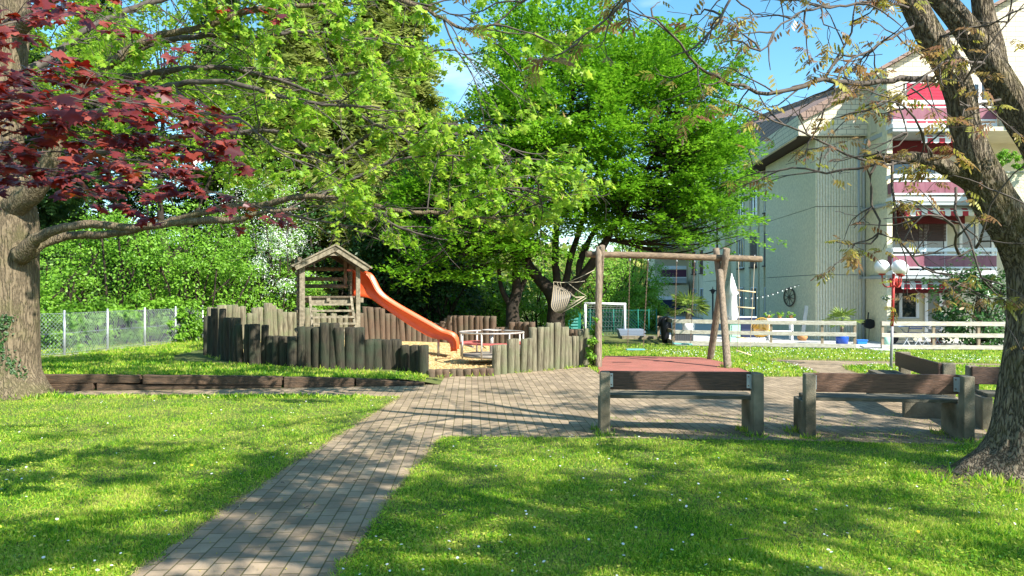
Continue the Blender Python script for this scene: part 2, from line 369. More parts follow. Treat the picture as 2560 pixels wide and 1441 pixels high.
def barkmat(name, light, dark, moss, sc, st, k, bd, mossw):
    m = bpy.data.materials.new(name); m.use_nodes = True; nt = m.node_tree; L = nt.links.new; N = nt.nodes.new; b = nt.nodes['Principled BSDF']; b.inputs['Roughness'].default_value = .95; b.inputs['Specular IOR Level'].default_value = .15
    tc = N('ShaderNodeTexCoord'); mp_ = N('ShaderNodeMapping'); mp_.inputs['Scale'].default_value = st; L(tc.outputs['Object'], mp_.inputs[0])
    n = N('ShaderNodeTexNoise'); n.inputs['Scale'].default_value = sc; n.inputs['Detail'].default_value = 4; n.inputs['Distortion'].default_value = .15; L(mp_.outputs[0], n.inputs['Vector'])
    a = N('ShaderNodeMath'); a.operation = 'SUBTRACT'; a.inputs[1].default_value = .5; L(n.outputs['Fac'], a.inputs[0]); c = N('ShaderNodeMath'); c.operation = 'ABSOLUTE'; L(a.outputs[0], c.inputs[0])
    d = N('ShaderNodeMath'); d.operation = 'MULTIPLY'; d.inputs[1].default_value = k; d.use_clamp = True; L(c.outputs[0], d.inputs[0])
    n2 = N('ShaderNodeTexNoise'); n2.inputs['Scale'].default_value = sc*5; n2.inputs['Detail'].default_value = 6; L(mp_.outputs[0], n2.inputs['Vector'])
    e = N('ShaderNodeMath'); e.operation = 'MULTIPLY_ADD'; e.inputs[1].default_value = .7; L(n2.outputs['Fac'], e.inputs[0]); L(d.outputs[0], e.inputs[2])
    r = N('ShaderNodeValToRGB'); r.color_ramp.elements[0].position = .38; r.color_ramp.elements[1].position = 1.0; r.color_ramp.elements[0].color = (*dark,1); r.color_ramp.elements[1].color = (*light,1); L(e.outputs[0], r.inputs[0])
    n3 = N('ShaderNodeTexNoise'); n3.inputs['Scale'].default_value = 2.2; n3.inputs['Detail'].default_value = 8; n3.inputs['Roughness'].default_value = .7; L(tc.outputs['Object'], n3.inputs['Vector'])
    r3 = N('ShaderNodeValToRGB'); r3.color_ramp.elements[0].position = .50; r3.color_ramp.elements[1].position = .64; L(n3.outputs['Fac'], r3.inputs[0]); f = N('ShaderNodeMath'); f.operation = 'MULTIPLY'; f.inputs[1].default_value = mossw; L(r3.outputs[0], f.inputs[0])
    x = N('ShaderNodeMixRGB'); x.inputs[2].default_value = (*moss,1); L(f.outputs[0], x.inputs[0]); L(r.outputs[0], x.inputs[1]); L(x.outputs[0], b.inputs['Base Color'])
    bp = N('ShaderNodeBump'); bp.inputs['Strength'].default_value = 1; bp.inputs['Distance'].default_value = bd; L(e.outputs[0], bp.inputs['Height']); L(bp.outputs[0], b.inputs['Normal']); return m
M['bark'] = barkmat('grey_maple_bark', (.20,.155,.10), (.11,.085,.055), (.12,.12,.045), 6, (3.2,3.2,.6), 9, .02, .5)
M['barkw'] = barkmat('furrowed_bark', (.34,.28,.20), (.07,.056,.04), (.16,.14,.04), 6, (4.6,4.6,.95), 6, .05, .6)
M['barkd'] = mat('dark_bark', (.045,.032,.022), .95, (.025,.02,.015), 5, bump=.8)
M['twig'] = mat('grey_twig', (.11,.09,.075), .8, (.06,.05,.04), 9)
M['lf_horn'] = leafmat('hornbeam_leaf', [(.06,.18,.008),(.14,.32,.014),(.26,.47,.028)], .40, .4)
M['lf_maple'] = leafmat('maple_leaf', [(.13,.27,.018),(.24,.41,.03),(.38,.50,.05)], .48, .45)
M['tassel'] = leafmat('maple_tassel', [(.34,.30,.07),(.45,.30,.10)], .4)
M['lf_red'] = leafmat('red_maple_leaf', [(.085,.014,.015),(.185,.030,.026),(.31,.070,.045)], .38, .30, .8, 1.15)
M['lf_wal'] = leafmat('walnut_leaf', [(.24,.28,.035),(.27,.18,.05),(.23,.11,.06),(.36,.36,.05)], .40, .4)
M['lf_lime'] = leafmat('lime_leaf', [(.10,.20,.015),(.20,.34,.03),(.32,.44,.05)], .42)
M['lf_hedge'] = leafmat('hedge_leaf', [(.09,.20,.015),(.17,.35,.03),(.27,.46,.05)], .4)
M['lf_dark'] = leafmat('evergreen_leaf', [(.012,.04,.008),(.025,.075,.014),(.05,.11,.02)], .2)
M['lf_con'] = leafmat('conifer_needles', [(.10,.14,.02),(.19,.24,.04),(.34,.35,.08)], .35, .7)
M['lf_spr'] = leafmat('spruce_needles', [(.03,.07,.018),(.06,.13,.03),(.11,.19,.045)], .25, .7)
M['lf_lau'] = leafmat('laurel_leaf', [(.02,.075,.015),(.04,.12,.02),(.09,.17,.04)], .15, .35, .45)
M['blos'] = leafmat('white_blossom', [(.70,.74,.70),(.82,.83,.80)], .3)
M['lf_palm'] = leafmat('palm_leaf', [(.12,.22,.03),(.28,.36,.07)], .3)
M['lf_gr'] = leafmat('grass_blade', [(.06,.18,.008),(.14,.33,.014),(.28,.46,.025),(.44,.52,.055),(.46,.46,.10)], .38, .5, .3, patch=(1.3, 1.5))
M['straw'] = leafmat('dry_grass', [(.40,.33,.16),(.30,.24,.10),(.22,.27,.05)], .2)
M['daisy'] = leafmat('daisy_petal', [(.80,.80,.80),(.85,.85,.84)], .2)
M['dandy'] = mat('yellow_flower', (.75,.50,.02), .7)
M['litter'] = leafmat('fallen_bits', [(.40,.34,.06),(.24,.17,.06)], .2)
# ------------------------------------------------------------------ the ground
def sheet(name, poly, z, m, step=.5, kind='structure'):   # flat polygon following the fall of the ground
    import bmesh
    from mathutils.geometry import tessellate_polygon
    bm = bmesh.new(); vs = [bm.verts.new((p[0], p[1], 0)) for p in poly]; bm.faces.new(vs)
    y0, y1 = min(p[1] for p in poly), max(p[1] for p in poly); y = y0 + step
    while y < y1:
        bmesh.ops.bisect_plane(bm, geom=bm.verts[:] + bm.edges[:] + bm.faces[:], plane_co=(0,y,0), plane_no=(0,1,0)); y += step
    for v in bm.verts: v.co.z = (fall(v.co.y) if z is None or isinstance(z, tuple) else 0) + (z[0] if isinstance(z, tuple) else (z or 0))
    bmesh.ops.recalc_face_normals(bm, faces=bm.faces[:])
    me = bpy.data.meshes.new(name); bm.to_mesh(me); bm.free(); me.materials.append(m)
    o = bpy.data.objects.new(name, me); COL.objects.link(o); o['kind'] = kind; return o
def inpoly(x, y, poly):
    x, y = np.asarray(x), np.asarray(y); r = np.zeros(x.shape, bool); n = len(poly)
    for i in range(n):
        x0, y0 = poly[i][0], poly[i][1]; x1, y1 = poly[(i+1)%n][0], poly[(i+1)%n][1]
        c = ((y0 > y) != (y1 > y)) & (x < (x1-x0)*(y-y0)/((y1-y0) or 1e-9) + x0); r ^= c
    return r
xs = np.concatenate([[-700,-300,-120,-60], np.arange(-30, 30.1, 1.0), [60,120,300,700]])
ys = np.concatenate([[-60,-30], np.arange(-12, 40.1, 1.0), [60,90,150,300,700,1200]])
gx, gy = np.meshgrid(xs, ys); V = np.stack([gx.ravel(), gy.ravel(), np.array([fall(v) for v in gy.ravel()])], 1)
nx = len(xs); i, j = np.meshgrid(np.arange(len(ys)-1), np.arange(nx-1), indexing='ij'); a = (i*nx+j).ravel()
Q = np.stack([a, a+1, a+nx+1, a+nx], 1)
tag(fast_mesh('ground', V, Q.ravel(), np.arange(len(Q))*4, np.full(len(Q),4), M['soil'], anchor=(0,0,0), smooth=True), kind='structure')
# raised lawn behind the sleepers
us = np.array([-60,-40,-25,-18] + list(np.arange(-14, -1.1, .4)) + [-1.2]); vsn = np.array([0,.1,.3,.6,1,1.5,2,3,4,5,6,8,10,14,25,60])
V = []
for v in vsn:
    for u in us: V.append((u, sleeper_y(u) + .1 + v, max(mound_h(u), .0) + .002 if u < -1.21 else fall(sleeper_y(u)+v)-.03))
V = np.array(V); nx = len(us); i, j = np.meshgrid(np.arange(len(vsn)-1), np.arange(nx-1), indexing='ij'); a = (i*nx+j).ravel()
Q = np.stack([a, a+1, a+nx+1, a+nx], 1)
tag(fast_mesh('raised_lawn', V, Q.ravel(), np.arange(len(Q))*4, np.full(len(Q),4), M['raised'], anchor=(0,0,0), smooth=True), kind='structure')

g = lambda x, y: tuple(G(x, y)[:2])
PAVE = [(-2.95,-4), g(325,1441), g(470,1335), g(700,1180), g(1000,993), g(700,990), g(400,990), g(250,990), (-9.5,12.75), (-14,12.7), (-14,13.42),
        (-6.86,13.48), (-4,13.85), (-1.6,14.2), g(1068,950), g(1100,938), g(1230,938), g(1470,918), g(1497,936), g(1700,936), g(1885,939), g(1905,943), g(2052,943), g(2035,930), g(1990,915),
        g(1955,908), g(1930,904), g(1950,900), g(2240,905), g(2500,911), g(2900,920), g(2900,930), g(2500,917), g(2240,912), g(2110,916), g(2118,925), g(2165,940),
        g(2230,955), g(2330,975), g(2420,1000), g(2480,1045), g(2475,1085), g(2430,1114), g(2000,1103), g(1500,1096), g(1112,1093), g(1090,1110), g(1000,1215), g(840,1441), (-1.45,-4)]
sheet('paved_path', PAVE, (.004,), M['paver'])
MAT = [g(1497,936), g(1495,915), (2.62,21.6), (5.1,20.9), g(1800,905), g(1890,938)]
sheet('rubber_safety_surface', MAT, (.012,), M['rubber'])
DECK = [tuple(W(1690,862,26.6)[:2]), tuple(W(2140,870,25.2)[:2]), (12.6,24.7), (22,24.0), (22,31), (11.9,31), (13.5,62), (8.0,62), (7.2,40)]
sheet('terrace', DECK, (.02,), M['deck'])
sheet('dirt_patch', [g(1838,914), g(1850,910), g(1885,911), g(1900,915), g(1870,918)], (.008,), M['rubber'])
STEP = [(g(2150,868),g(2205,869),g(2222,874),g(2160,872)), (g(2172,875),g(2225,876),g(2240,881),g(2185,879)), (g(2200,882),g(2250,884),g(2262,889),g(2212,888))]
for k, q in enumerate(STEP):
    m = MB(); m.prism(list(q), fall(23)-.02, fall(23)+.02); o = m.build('stepping_stone', M['deck'])
    tag(o, ['pale stepping stone nearest the gap in the white fence', 'pale stepping stone in the middle of the three in the grass', 'pale stepping stone closest to the round lamp post'][k], 'stepping stone', 'stepping stones in the grass')

# timber sleepers holding the raised lawn
def sleeper(pa, pb, za, zb, ha, hb, label, dy=0):
    xa = (pa-1280)/F*13.5; xb = (pb-1280)/F*13.6; ya, yb = sleeper_y(xa)+.02+dy, sleeper_y(xb)+.02+dy
    m = MB(); n_ = 14; top = []; 
    P = []
    for i in range(n_+1):
        t = i/n_; x = xa+(xb-xa)*t; y = ya+(yb-ya)*t; z0 = za+(zb-za)*t; h = ha+(hb-ha)*t
        e = .012*noise.noise(Vector((x*2.3, dy*9+za*7, 1))); e2 = .014*noise.noise(Vector((x*3.1, 5, 2+za*5)))
        P.append([(x,y+e,z0),(x,y+e*.5-.006,z0+h+e2),(x,y+.16,z0+h+e2*.6),(x,y+.16,z0)])
    vs = [p for r_ in P for p in r_]; fs = []
    for i in range(n_):
        for k_ in range(4): fs.append((i*4+k_, i*4+(k_+1)%4, i*4+4+(k_+1)%4, i*4+4+k_))
    fs += [(3,2,1,0), (n_*4,n_*4+1,n_*4+2,n_*4+3)]
    m.add(vs, fs); return tag(m.build('timber_sleeper', M['sleeper'], bevel=.012), label, 'sleeper', 'timber sleepers edging the raised lawn')
hh = lambda px: mound_h((px-1280)/F*13.6)
sleeper(40, 352, .135, .13, hh(40)-.115, hh(352)-.125, 'long mossy sleeper of the upper row starting behind the big maple trunk')
sleeper(354, 692, .115, .05, hh(354)-.105, hh(692)-.045, 'straight brown sleeper of the upper row below the palisade corner')
sleeper(694, 872, .0, .0, hh(694)+.005, hh(872)+.005, 'dark split sleeper lying single on the paving, left of the shortest one')
sleeper(874, 1050, .0, .0, hh(874)+.005, .055, 'shortest half buried sleeper by the end of the low stakes')
sleeper(60, 240, 0, 0, .125, .125, 'lower row sleeper half hidden by grass near the maple roots', .02)
sleeper(242, 690, 0, 0, .12, .045, 'thin split sleeper of the lower row along the path edge', .015)

# ------------------------------------------------------------------ palisades
PALN = []
def stakes(rows, ox, oy, sc, root, m_, zb=None, ys_=None, r_=None):
    for k, (cx_, w, ty, by) in enumerate(rows):
        px = ox + cx_/sc; top = oy + ty/sc
        if by is not None:
            py = oy + by/sc; Y = 16.0
            for _ in range(20):
                X = (px-1280)/F*Y; z = max(gz(X, Y), 0); Y = (CH - z)*F/(py - HZ)
            X = (px-1280)/F*Y
        else: Y = ys_(px); X = (px-1280)/F*Y; z = .12
        R = w/sc/2/F*Y*1.2; zt = CH - (top-HZ)/F*Y; Y += R
        z0 = (z if by is not None else .1) - .25
        mb = MB(); lean = RNG.normal(0,.008,2)
        def dsp(p, d, r0, s_=k*7.3+ox): return 1 + .07*noise.noise(Vector((d[0]*2.2+s_, d[1]*2.2, p[2]*.9))) + .035*noise.noise(Vector((d[0]*7+s_, d[1]*7, p[2]*2.5)))
        zs = np.linspace(z0, zt, 9); H = zt - z0
        P = [(X + lean[0]*(q-z0)*3, Y + lean[1]*(q-z0)*3, q) for q in zs] ; RR = [R]*9
        P += [(P[-1][0], P[-1][1], zt+.012)]; RR += [R*.86]
        mb.tube(P, RR, 14, disp=dsp)
        mb.v = [(x, y, zz + (0.10*(RNG.random()-.5)*R*2 + lean[0]*3*(x-X) if zz > zt-.002 else 0)) for x, y, zz in mb.v] if True else mb.v
        mb.build('stake', m_ if not isinstance(m_, list) else m_[k % len(m_)], root); PALN.append((X, Y, R))
r1 = thing('palisade', (-4.3, 16.2, .15), 'shade-darkened green grey stake palisade in front of the play tower, stepping down to the right', 'palisade', 'stake palisades around the play area')
S1 = [(110,32,765,1112),(148,46,765,1125),(188,52,695,1135),(236,50,700,1148),(275,44,712,1158),(312,48,778,1165),(345,40,778,1175),(385,58,782,1188),(432,50,840,1192),(482,52,840,1196),
      (532,52,838,1203),(582,52,838,1200),(632,54,845,1196),(688,58,945,1200),(748,64,945,1212),(822,66,948,1216),(893,74,950,1228),(966,60,862,1228),(1036,70,865,1226),(1110,76,865,1230),
      (1184,72,825,1236),(1260,80,828,1238),(1332,72,868,1240),(1408,82,870,1242),(1500,92,872,1242),(1574,80,978,1242),(1660,84,978,1243),(1746,82,980,1243),(1833,92,980,1243),(1917,74,1030,1252),(1997,80,1032,1272),(2080,84,1030,1297)]
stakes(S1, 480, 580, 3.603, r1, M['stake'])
r2 = thing('stake_edging', (-1.0, 15.6, 0), 'row of nine knee low dark stumps at the sandy entrance', 'edging', 'stake palisades around the play area')
stakes([(145+i*73.8, 70, 1309-i*1.6, 1374-i*1.2) for i in range(9)], 1040, 600, 4.002, r2, M['stakeb'])
r3 = thing('palisade', (.7, 16.6, 0), 'sunlit pale stake palisade rising in steps beside the swing post', 'palisade', 'stake palisades around the play area')
S3 = [(797,76,1062,1355),(872,72,1058,1348),(940,68,1003,1340),(1005,64,998,1332),(1063,60,998,1328),(1122,58,992,1325),(1176,66,885,1320),(1233,56,882,1315),(1286,64,880,1310),(1340,66,838,1305),
      (1398,62,835,1300),(1450,52,880,1292),(1497,50,878,1286),(1541,46,972,1280),(1575,38,970,1274),(1608,38,970,1268),(1645,52,900,1258),(1686,46,895,1250),(1714,24,962,1240)]
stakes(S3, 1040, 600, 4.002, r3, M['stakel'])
r4 = thing('palisade', (-5.4, 21, .2), 'sunlit grey stake palisade at the back left of the play area behind the tower', 'palisade', 'stake palisades around the play area')
S4 = [(150,44,685),(192,44,690),(232,48,667),(276,48,664),(318,44,664),(356,46,662),(403,48,680),(455,50,675),(500,44,738),(542,46,738),(572,50,690),(614,46,683),(656,56,645),(700,44,648),(744,46,668),(789,48,700),(833,44,728),(877,44,728),
      (920,44,728),(1030,50,690),(1090,50,690),(1135,48,738),(1183,48,738),(1225,40,760),(1272,50,740),(1325,44,760),(1370,44,755),(1420,44,740)]
yb = lambda px: float(np.interp(px, [505, 560, 640, 740, 900], [18.6, 20.2, 21.8, 23.2, 23.6]))
stakes([(a,b,c,None) for a,b,c in S4], 480, 580, 3.603, r4, M['stakel'], ys_=yb)
r5 = thing('palisade', (-1, 23.8, .1), 'shaded brown stake palisade closing the play area behind the orange slide', 'palisade', 'stake palisades around the play area')
S5 = [(1470,46,740),(1520,48,735),(1572,50,680),(1620,50,682),(1668,48,686),(1715,46,695),(1760,46,742),(1806,48,745),(1852,46,748),(1898,46,752),(1945,48,770),(1992,48,775),(2040,46,790),(2088,48,800),(2136,48,810),(2184,48,826),(2232,48,828),(2280,50,812)]
S5 = [(480+a/3.603, b/3.603, 580+c/3.603) for a,b,c in S5]
for a,b,c in [(1115,12.8,797)]+[(1128+i*13, 13.2, 791) for i in range(5)]+[(1193+i*12.6, 13, 792) for i in range(4)]+[(1243+i*12.4,12.6,820) for i in range(3)]+[(1279+i*12.6,13,807) for i in range(5)]+[(1342+i*12.6,13,822) for i in range(5)]+[(1405+i*12.6,13,826) for i in range(4)]: S5.append((a,b,c))
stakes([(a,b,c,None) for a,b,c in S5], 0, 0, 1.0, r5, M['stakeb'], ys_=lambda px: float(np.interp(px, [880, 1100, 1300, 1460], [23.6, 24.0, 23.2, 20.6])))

# wood chips floor inside the ring of stakes
C1, C2, C3, C4, C5 = [[(x, y) for x, y, r in PALN[a:b]] for a, b in ((0,len(S1)),(len(S1),len(S1)+9),(len(S1)+9,len(S1)+9+len(S3)),(len(S1)+9+len(S3),len(S1)+9+len(S3)+len(S4)),(len(S1)+9+len(S3)+len(S4),len(PALN)))]
RINGP = C1 + C2 + C3 + sorted(C5, key=lambda p: -p[0]) + sorted(C4, key=lambda p: -p[0])
chz = lambda x: max(.085, mound_h(x)+.03)
import bmesh
bm = bmesh.new(); bm.faces.new([bm.verts.new((x, y, 0)) for x, y in RINGP])
for ax_, lo_, hi_ in (((1,0,0),-7.5,2), ((0,1,0),15,24.5)):
    q = lo_
    while q < hi_: bmesh.ops.bisect_plane(bm, geom=bm.verts[:]+bm.edges[:]+bm.faces[:], plane_co=(q,q,0), plane_no=ax_); q += .35
for v in bm.verts: v.co.z = chz(v.co.x) + .018*noise.noise(Vector((v.co.x*2, v.co.y*2, 0)))
bmesh.ops.recalc_face_normals(bm, faces=bm.faces[:]); me = bpy.data.meshes.new('play_sand'); bm.to_mesh(me); bm.free(); me.materials.append(M['chips'])
o = bpy.data.objects.new('play_sand', me); COL.objects.link(o); o['kind'] = 'structure'
for p in me.polygons: p.use_smooth = True
n = 16000; cx = RNG.uniform(-4.6, 1.6, n); cy = RNG.uniform(15.6, 23, n); k = inpoly(cx, cy, RINGP); cx, cy = cx[k], cy[k]; n = len(cx)
N = np.stack([RNG.normal(0,.35,n), RNG.normal(0,.35,n), np.ones(n)], 1); T = RNG.normal(0,1,(n,3))*[1,1,.2]
M['chipbit'] = leafmat('chip_bits', [(.45,.30,.13),(.68,.50,.24),(.80,.64,.36)], .05)
tag(leaves('wood_chips', (np.array([(0,-.12,0),(1,-.1,0),(1,.1,0),(0,.12,0)]), [[0,1,2,3]]), np.stack([cx,cy,np.array([chz(x)+.012+.018*noise.noise(Vector((x*2,y*2,0))) for x, y in zip(cx,cy)])],1), N, T, RNG.uniform(.03,.07,n), M['chipbit']), kind='stuff')

# ------------------------------------------------------------------ play tower with slide
ZG = .15; Yf, Yr = 18.1, 19.6
def X_(px, Y): return (px-1280)/F*Y
def Z_(py, Y): return CH - (py-HZ)/F*Y
tw = thing('play_tower', (X_(822,18.8), 18.8, ZG), 'weathered wooden play tower with gable roof and orange slide', 'play tower')
xl, xr = X_(753,Yf), X_(893,Yf)
zt = Z_(660,Yf); 
def post(x, y, z0, z1, w=.125, d=.12): 
    m = MB(); m.box(x-w/2, x+w/2, y-d/2, y+d/2, z0, z1); return m.build('post', M['woodl'], tw, bevel=.008)
post(xl+.02, Yf, ZG-.1, zt+.08); post(xr, Yf, ZG-.1, zt-.05, .10); post(xl+.02, Yr, ZG-.1, zt+.05); post(xr, Yr, ZG-.1, zt+.05)
ax, az = X_(829,Yf-.25), Z_(609,Yf-.25)
exl, ezl = X_(721,Yf-.25), Z_(664,Yf-.25); exr, ezr = X_(921,Yf-.25), Z_(668,Yf-.25)
for sx, (ex, ez) in ((0,(exl,ezl)), (1,(exr,ezr))):
    d = nrm(np.array([ex-ax,0,ez-az])); up = np.array([-d[2]*(1 if not sx else -1)*-1,0,0]); nn = np.array([d[2],0,-d[0]]); nn = nn if nn[2] > 0 else -nn
    L = math.hypot(ex-ax, ez-az); m = MB()
    yy = Yf-.22; k_ = 0
    # boards run front to back, lapped down the slope
    for q in range(6):
        a0 = np.array([ax,0,az]) + d*(L*q/6); c = a0 + d*(L/12) + np.array([0,(Yf+Yr)/2,0]) - nn*(.012 - .006*(q%2))
        m.obox(c, d*(L/12+.012), (0,(Yr-Yf)/2+.22,0), nn*.011)
    m.build('roof_panel', M['woodl'], tw)
    for yb_ in (Yf-.235, Yr+.235):
        m = MB(); a0 = np.array([ax,yb_,az]) - nn*.085; b0 = np.array([ex,yb_,ez]) - nn*.085 - d*.05
        m.obox((a0+b0)/2, d*(np.linalg.norm(b0-a0)/2), (0,.016,0), nn*.062); m.build('bargeboard', M['woodl'], tw)
    m = MB(); a0 = np.array([ax,Yf-.262,az]) - nn*.012; b0 = np.array([ex,Yf-.262,ez]) - nn*.012
    m.obox((a0+b0)/2, d*(np.linalg.norm(b0-a0)/2), (0,.02,0), nn*.018); m.build('verge_strip', M['woodl'], tw)
    m = MB()
    
    for y_ in (Yf+.02, Yr-.02): m = MB(); m.beam((ax,y_,az-.17), (ex-d[0]*.2,y_,ez-.17-d[2]*.2), .05, .09); m.build('rafter', M['wood'], tw)
    pass
m = MB(); m.extr([(ax-.24,Yf-.20,az-.27),(ax+.24,Yf-.20,az-.27),(ax+.1,Yf-.20,az-.12),(ax-.1,Yf-.20,az-.12)], (0,.03,0)); m.build('gusset', M['woodl'], tw)
zp = Z_(741,Yf)
m = MB()
for q in range(10): y0 = Yf-.02+q*(Yr-Yf+.04)/10; m.box(xl-.02, xr+.02, y0, y0+(Yr-Yf)/10-.008, zp-.035, zp)
m.build('platform', M['wood'], tw)
for y_ in (Yf+.08, Yr-.1):
    m = MB(); m.box(xl-.05, xr+.14, y_-.03, y_+.03, zp-.155, zp-.04); m.build('floor_beam', M['woodl'], tw)
m = MB(); m.box(xl+.62-.04, xl+.62+.04, Yf-.08, Yf+.05, zp-.13, zp-.04); m.build('joist_end', M['woodl'], tw)
for py in (673, 698, 716):                                # rear rails, half round
    m = MB(); zc = Z_(py,Yr); m.cyl((xl,Yr-.1,zc),(xr-.1,Yr-.1,zc), .05, 12); m.build('rear_rail', M['woodl'], tw)
m = MB(); m.box(xr-.2, xr-.12, Yr-.17, Yr-.11, zp+.28, zp+.95); m.build('rail_batten', M['woodl'], tw)
for q in range(6):                                        # left wall of round rails
    m = MB(); zc = zp + .1 + q*.155; m.cyl((xl-.03,Yf,zc),(xl-.03,Yr+.12,zc), .05, 10); m.build('side_rail', M['wood'], tw)
for q in range(3):
    m = MB(); zc = ZG + .12 + q*.5; m.cyl((xl-.05,Yf,zc),(xl-.05,Yr+.12,zc), .05, 10); m.build('side_rail', M['wood'], tw)
for q in range(5):                                        # right side boards beside the slide mouth
    m = MB(); zc = zp + .09 + q*.115; m.box(xr-.16, xr-.12, Yf+.1, Yf+.62, zc-.045, zc+.045); m.build('side_board', M['wood'], tw)
lad = MB(); lad.build  # ladder in front
L0x, L1x = X_(771,Yf-.1), X_(873,Yf-.1)
lt = None
for (xa, xb) in ((L0x, L0x+.08), (L1x, L1x+.12)):
    m = MB(); m.beam((xa,Yf-.02,zp-.02),(xb,Yf-.62,ZG), .055, .13, (0,1,0)); o = m.build('ladder_stringer', M['woodl'], tw)
for q, py in enumerate((762, 778, 794, 811, 828, 844)):
    t = (q+1)/7; y_ = Yf-.02-.6*t*1.0; zc = Z_(py, y_); m = MB(); dx = .08*t
    m.box(L0x+dx, L1x+dx+.03, y_-.055, y_+.04, zc-.022, zc+.022); m.build('ladder_tread', M['woodl'], tw)
m = MB(); m.box(L0x+.02, L1x-.03, Yf+.0, Yf+.03, Z_(760,Yf), Z_(751,Yf)); m.build('ladder_riser', M['woodl'], tw)
# slide: a moulded trough
bot = [(880,740),(905,742),(925,746),(950,763),(1000,798),(1050,830),(1080,845),(1105,849),(1118,852),(1126,862),(1127,879)]
rim = [(880,678),(912,680),(926,694),(946,730),(982,757),(1032,786),(1082,814),(1104,827),(1128,834),(1141,848),(1143,876)]
bot = catmull([(a,b,0) for a,b in bot], 9); rim = catmull([(a,b,0) for a,b in rim], 9)
def rs(P, n):
    s = np.concatenate([[0], np.cumsum(np.linalg.norm(np.diff(P,axis=0),axis=1))]); q = np.linspace(0, s[-1], n); return np.stack([np.interp(q, s, P[:,k_]) for k_ in range(2)], 1)
bot, rim = rs(bot, 40), rs(rim, 40); y0s, y1s = 19.0, 19.56
def fl(i): t = max(0, (i-30)/9); return .06*t
V = []; 
for i in range(40):
    bx, bz = X_(bot[i][0], y0s), Z_(bot[i][1], y0s); rx, rz = X_(rim[i][0], y0s), Z_(rim[i][1], y0s); f_ = fl(i); k1 = .80
    pr = [(rx,y0s-.12-f_,rz-.045),(rx,y0s-.115-f_,rz-.008),(rx,y0s-.07-f_,rz),(rx,y0s-.0-f_,rz-.012),(bx*.85+rx*.15,y0s+.035-f_,bz*.85+rz*.15),(bx,y0s+.0-f_,bz),(bx,(y0s+y1s)/2,bz-.01),(bx,y1s-.06+f_,bz),(bx*.75+rx*.25,y1s-.01+f_,bz*.75+rz*.25),(rx,y1s+.012+f_,rz-.012),(rx,y1s+.045+f_,rz),(rx,y1s+.075+f_,rz-.004),(rx,y1s+.085+f_,rz-.035)]
    V += pr
n_ = 13; fs = [(i*n_+k_, i*n_+k_+1, (i+1)*n_+k_+1, (i+1)*n_+k_) for i in range(39) for k_ in range(n_-1)]
m = MB(); m.add(V, fs, True); so = m.build('slide', M['slide'], tw, solid=.016)
m = MB(); m.beam((X_(874,19.28),19.28,zp+.64),(X_(896,19.28),19.28,zp+.62), .62, .05); m.build('slide_hood', M['slide'], tw)
m = MB(); m.cyl((X_(1096,19.28),19.28,.1),(X_(1096,19.28),19.28,Z_(846,19.28)), .03); m.build('slide_leg', M['steel'], tw)

th = math.radians(18); off = np.array(tw.location); piv = np.array([xl+.02, Yf])
for o in tw.children:                                    # the tower stands turned a little, the slide runs straight across the view
    if o.name.split('.')[0] in ('slide', 'slide_leg', 'slide_hood'): continue
    for v in o.data.vertices:
        x, y = v.co.x + off[0] - piv[0], v.co.y + off[1] - piv[1]; v.co.x = piv[0] + x*math.cos(th) - y*math.sin(th) - off[0]; v.co.y = piv[1] + x*math.sin(th) + y*math.cos(th) - off[1]
# ------------------------------------------------------------------ merry-go-round
cY = 17.75; cX = X_(1229, cY); R0 = 80/F*cY; base = .19
mg = thing('merry_go_round', (cX, cY, base), 'small metal merry-go-round with faded red seat ring on the wood chips', 'merry-go-round')
m = MB(); m.lathe([(.02,.05),(.66,.05),(.70,.06),(.70,.10),(.68,.115),(.01,.12)], (cX,cY,base), 36); m.build('platform', mat('grey_disc', (.33,.29,.24), .8, (.22,.2,.17), 6), mg, bevel=0)
def arc(r, z, a0, a1, n=40): return [(cX+r*math.cos(math.radians(a)), cY+r*math.sin(math.radians(a)), z) for a in np.linspace(a0, a1, n)]
zr = Z_(831, cY)
m = MB(); m.tube(arc(R0, zr, 112, 112+318), .022, 8); m.build('hand_rail', M['rail'], mg)
zs_ = Z_(857, cY)
def ringseg(a0, a1):
    n = 20; m = MB(); V = []
    for a in np.linspace(a0, a1, n):
        c, s_ = math.cos(math.radians(a)), math.sin(math.radians(a))
        V += [(cX+r*c, cY+r*s_, zs_+z) for r, z in ((R0-.27,-.02),(R0-.02,-.02),(R0-.02,.015),(R0-.27,.015))]
    fs = [(i*4+k, i*4+(k+1)%4, i*4+4+(k+1)%4, i*4+4+k) for i in range(n-1) for k in range(4)] + [(3,2,1,0), ((n-1)*4,(n-1)*4+1,(n-1)*4+2,(n-1)*4+3)]
    m.add(V, fs); m.build('seat', M['redseat'], mg, bevel=.006)
ringseg(118,205); ringseg(212,300); ringseg(308,385)
for a in (120, 165, 208, 254, 304, 350, 28):
    c, s_ = math.cos(math.radians(a)), math.sin(math.radians(a)); m = MB(); m.cyl((cX+R0*c,cY+R0*s_,base+.03),(cX+R0*c,cY+R0*s_,zr), .02, 8)
    m.cyl((cX+R0*c,cY+R0*s_,zs_-.02),(cX+(R0-.3)*c,cY+(R0-.3)*s_,zs_-.1), .012, 6); m.build('upright', M['rail'], mg)
m = MB(); m.cyl((cX,cY,base+.08),(cX,cY,zr+.02), .045, 12); m.build('column', M['rail'], mg)
m = MB(); m.tube(arc(.22, zr+.05, 0, 354), .014, 6, closed=True); m.lathe([(.01,.05),(.2,.045),(.2,.035),(.01,.03)], (cX,cY,zr), 24); m.build('steering_wheel', M['rail'], mg)

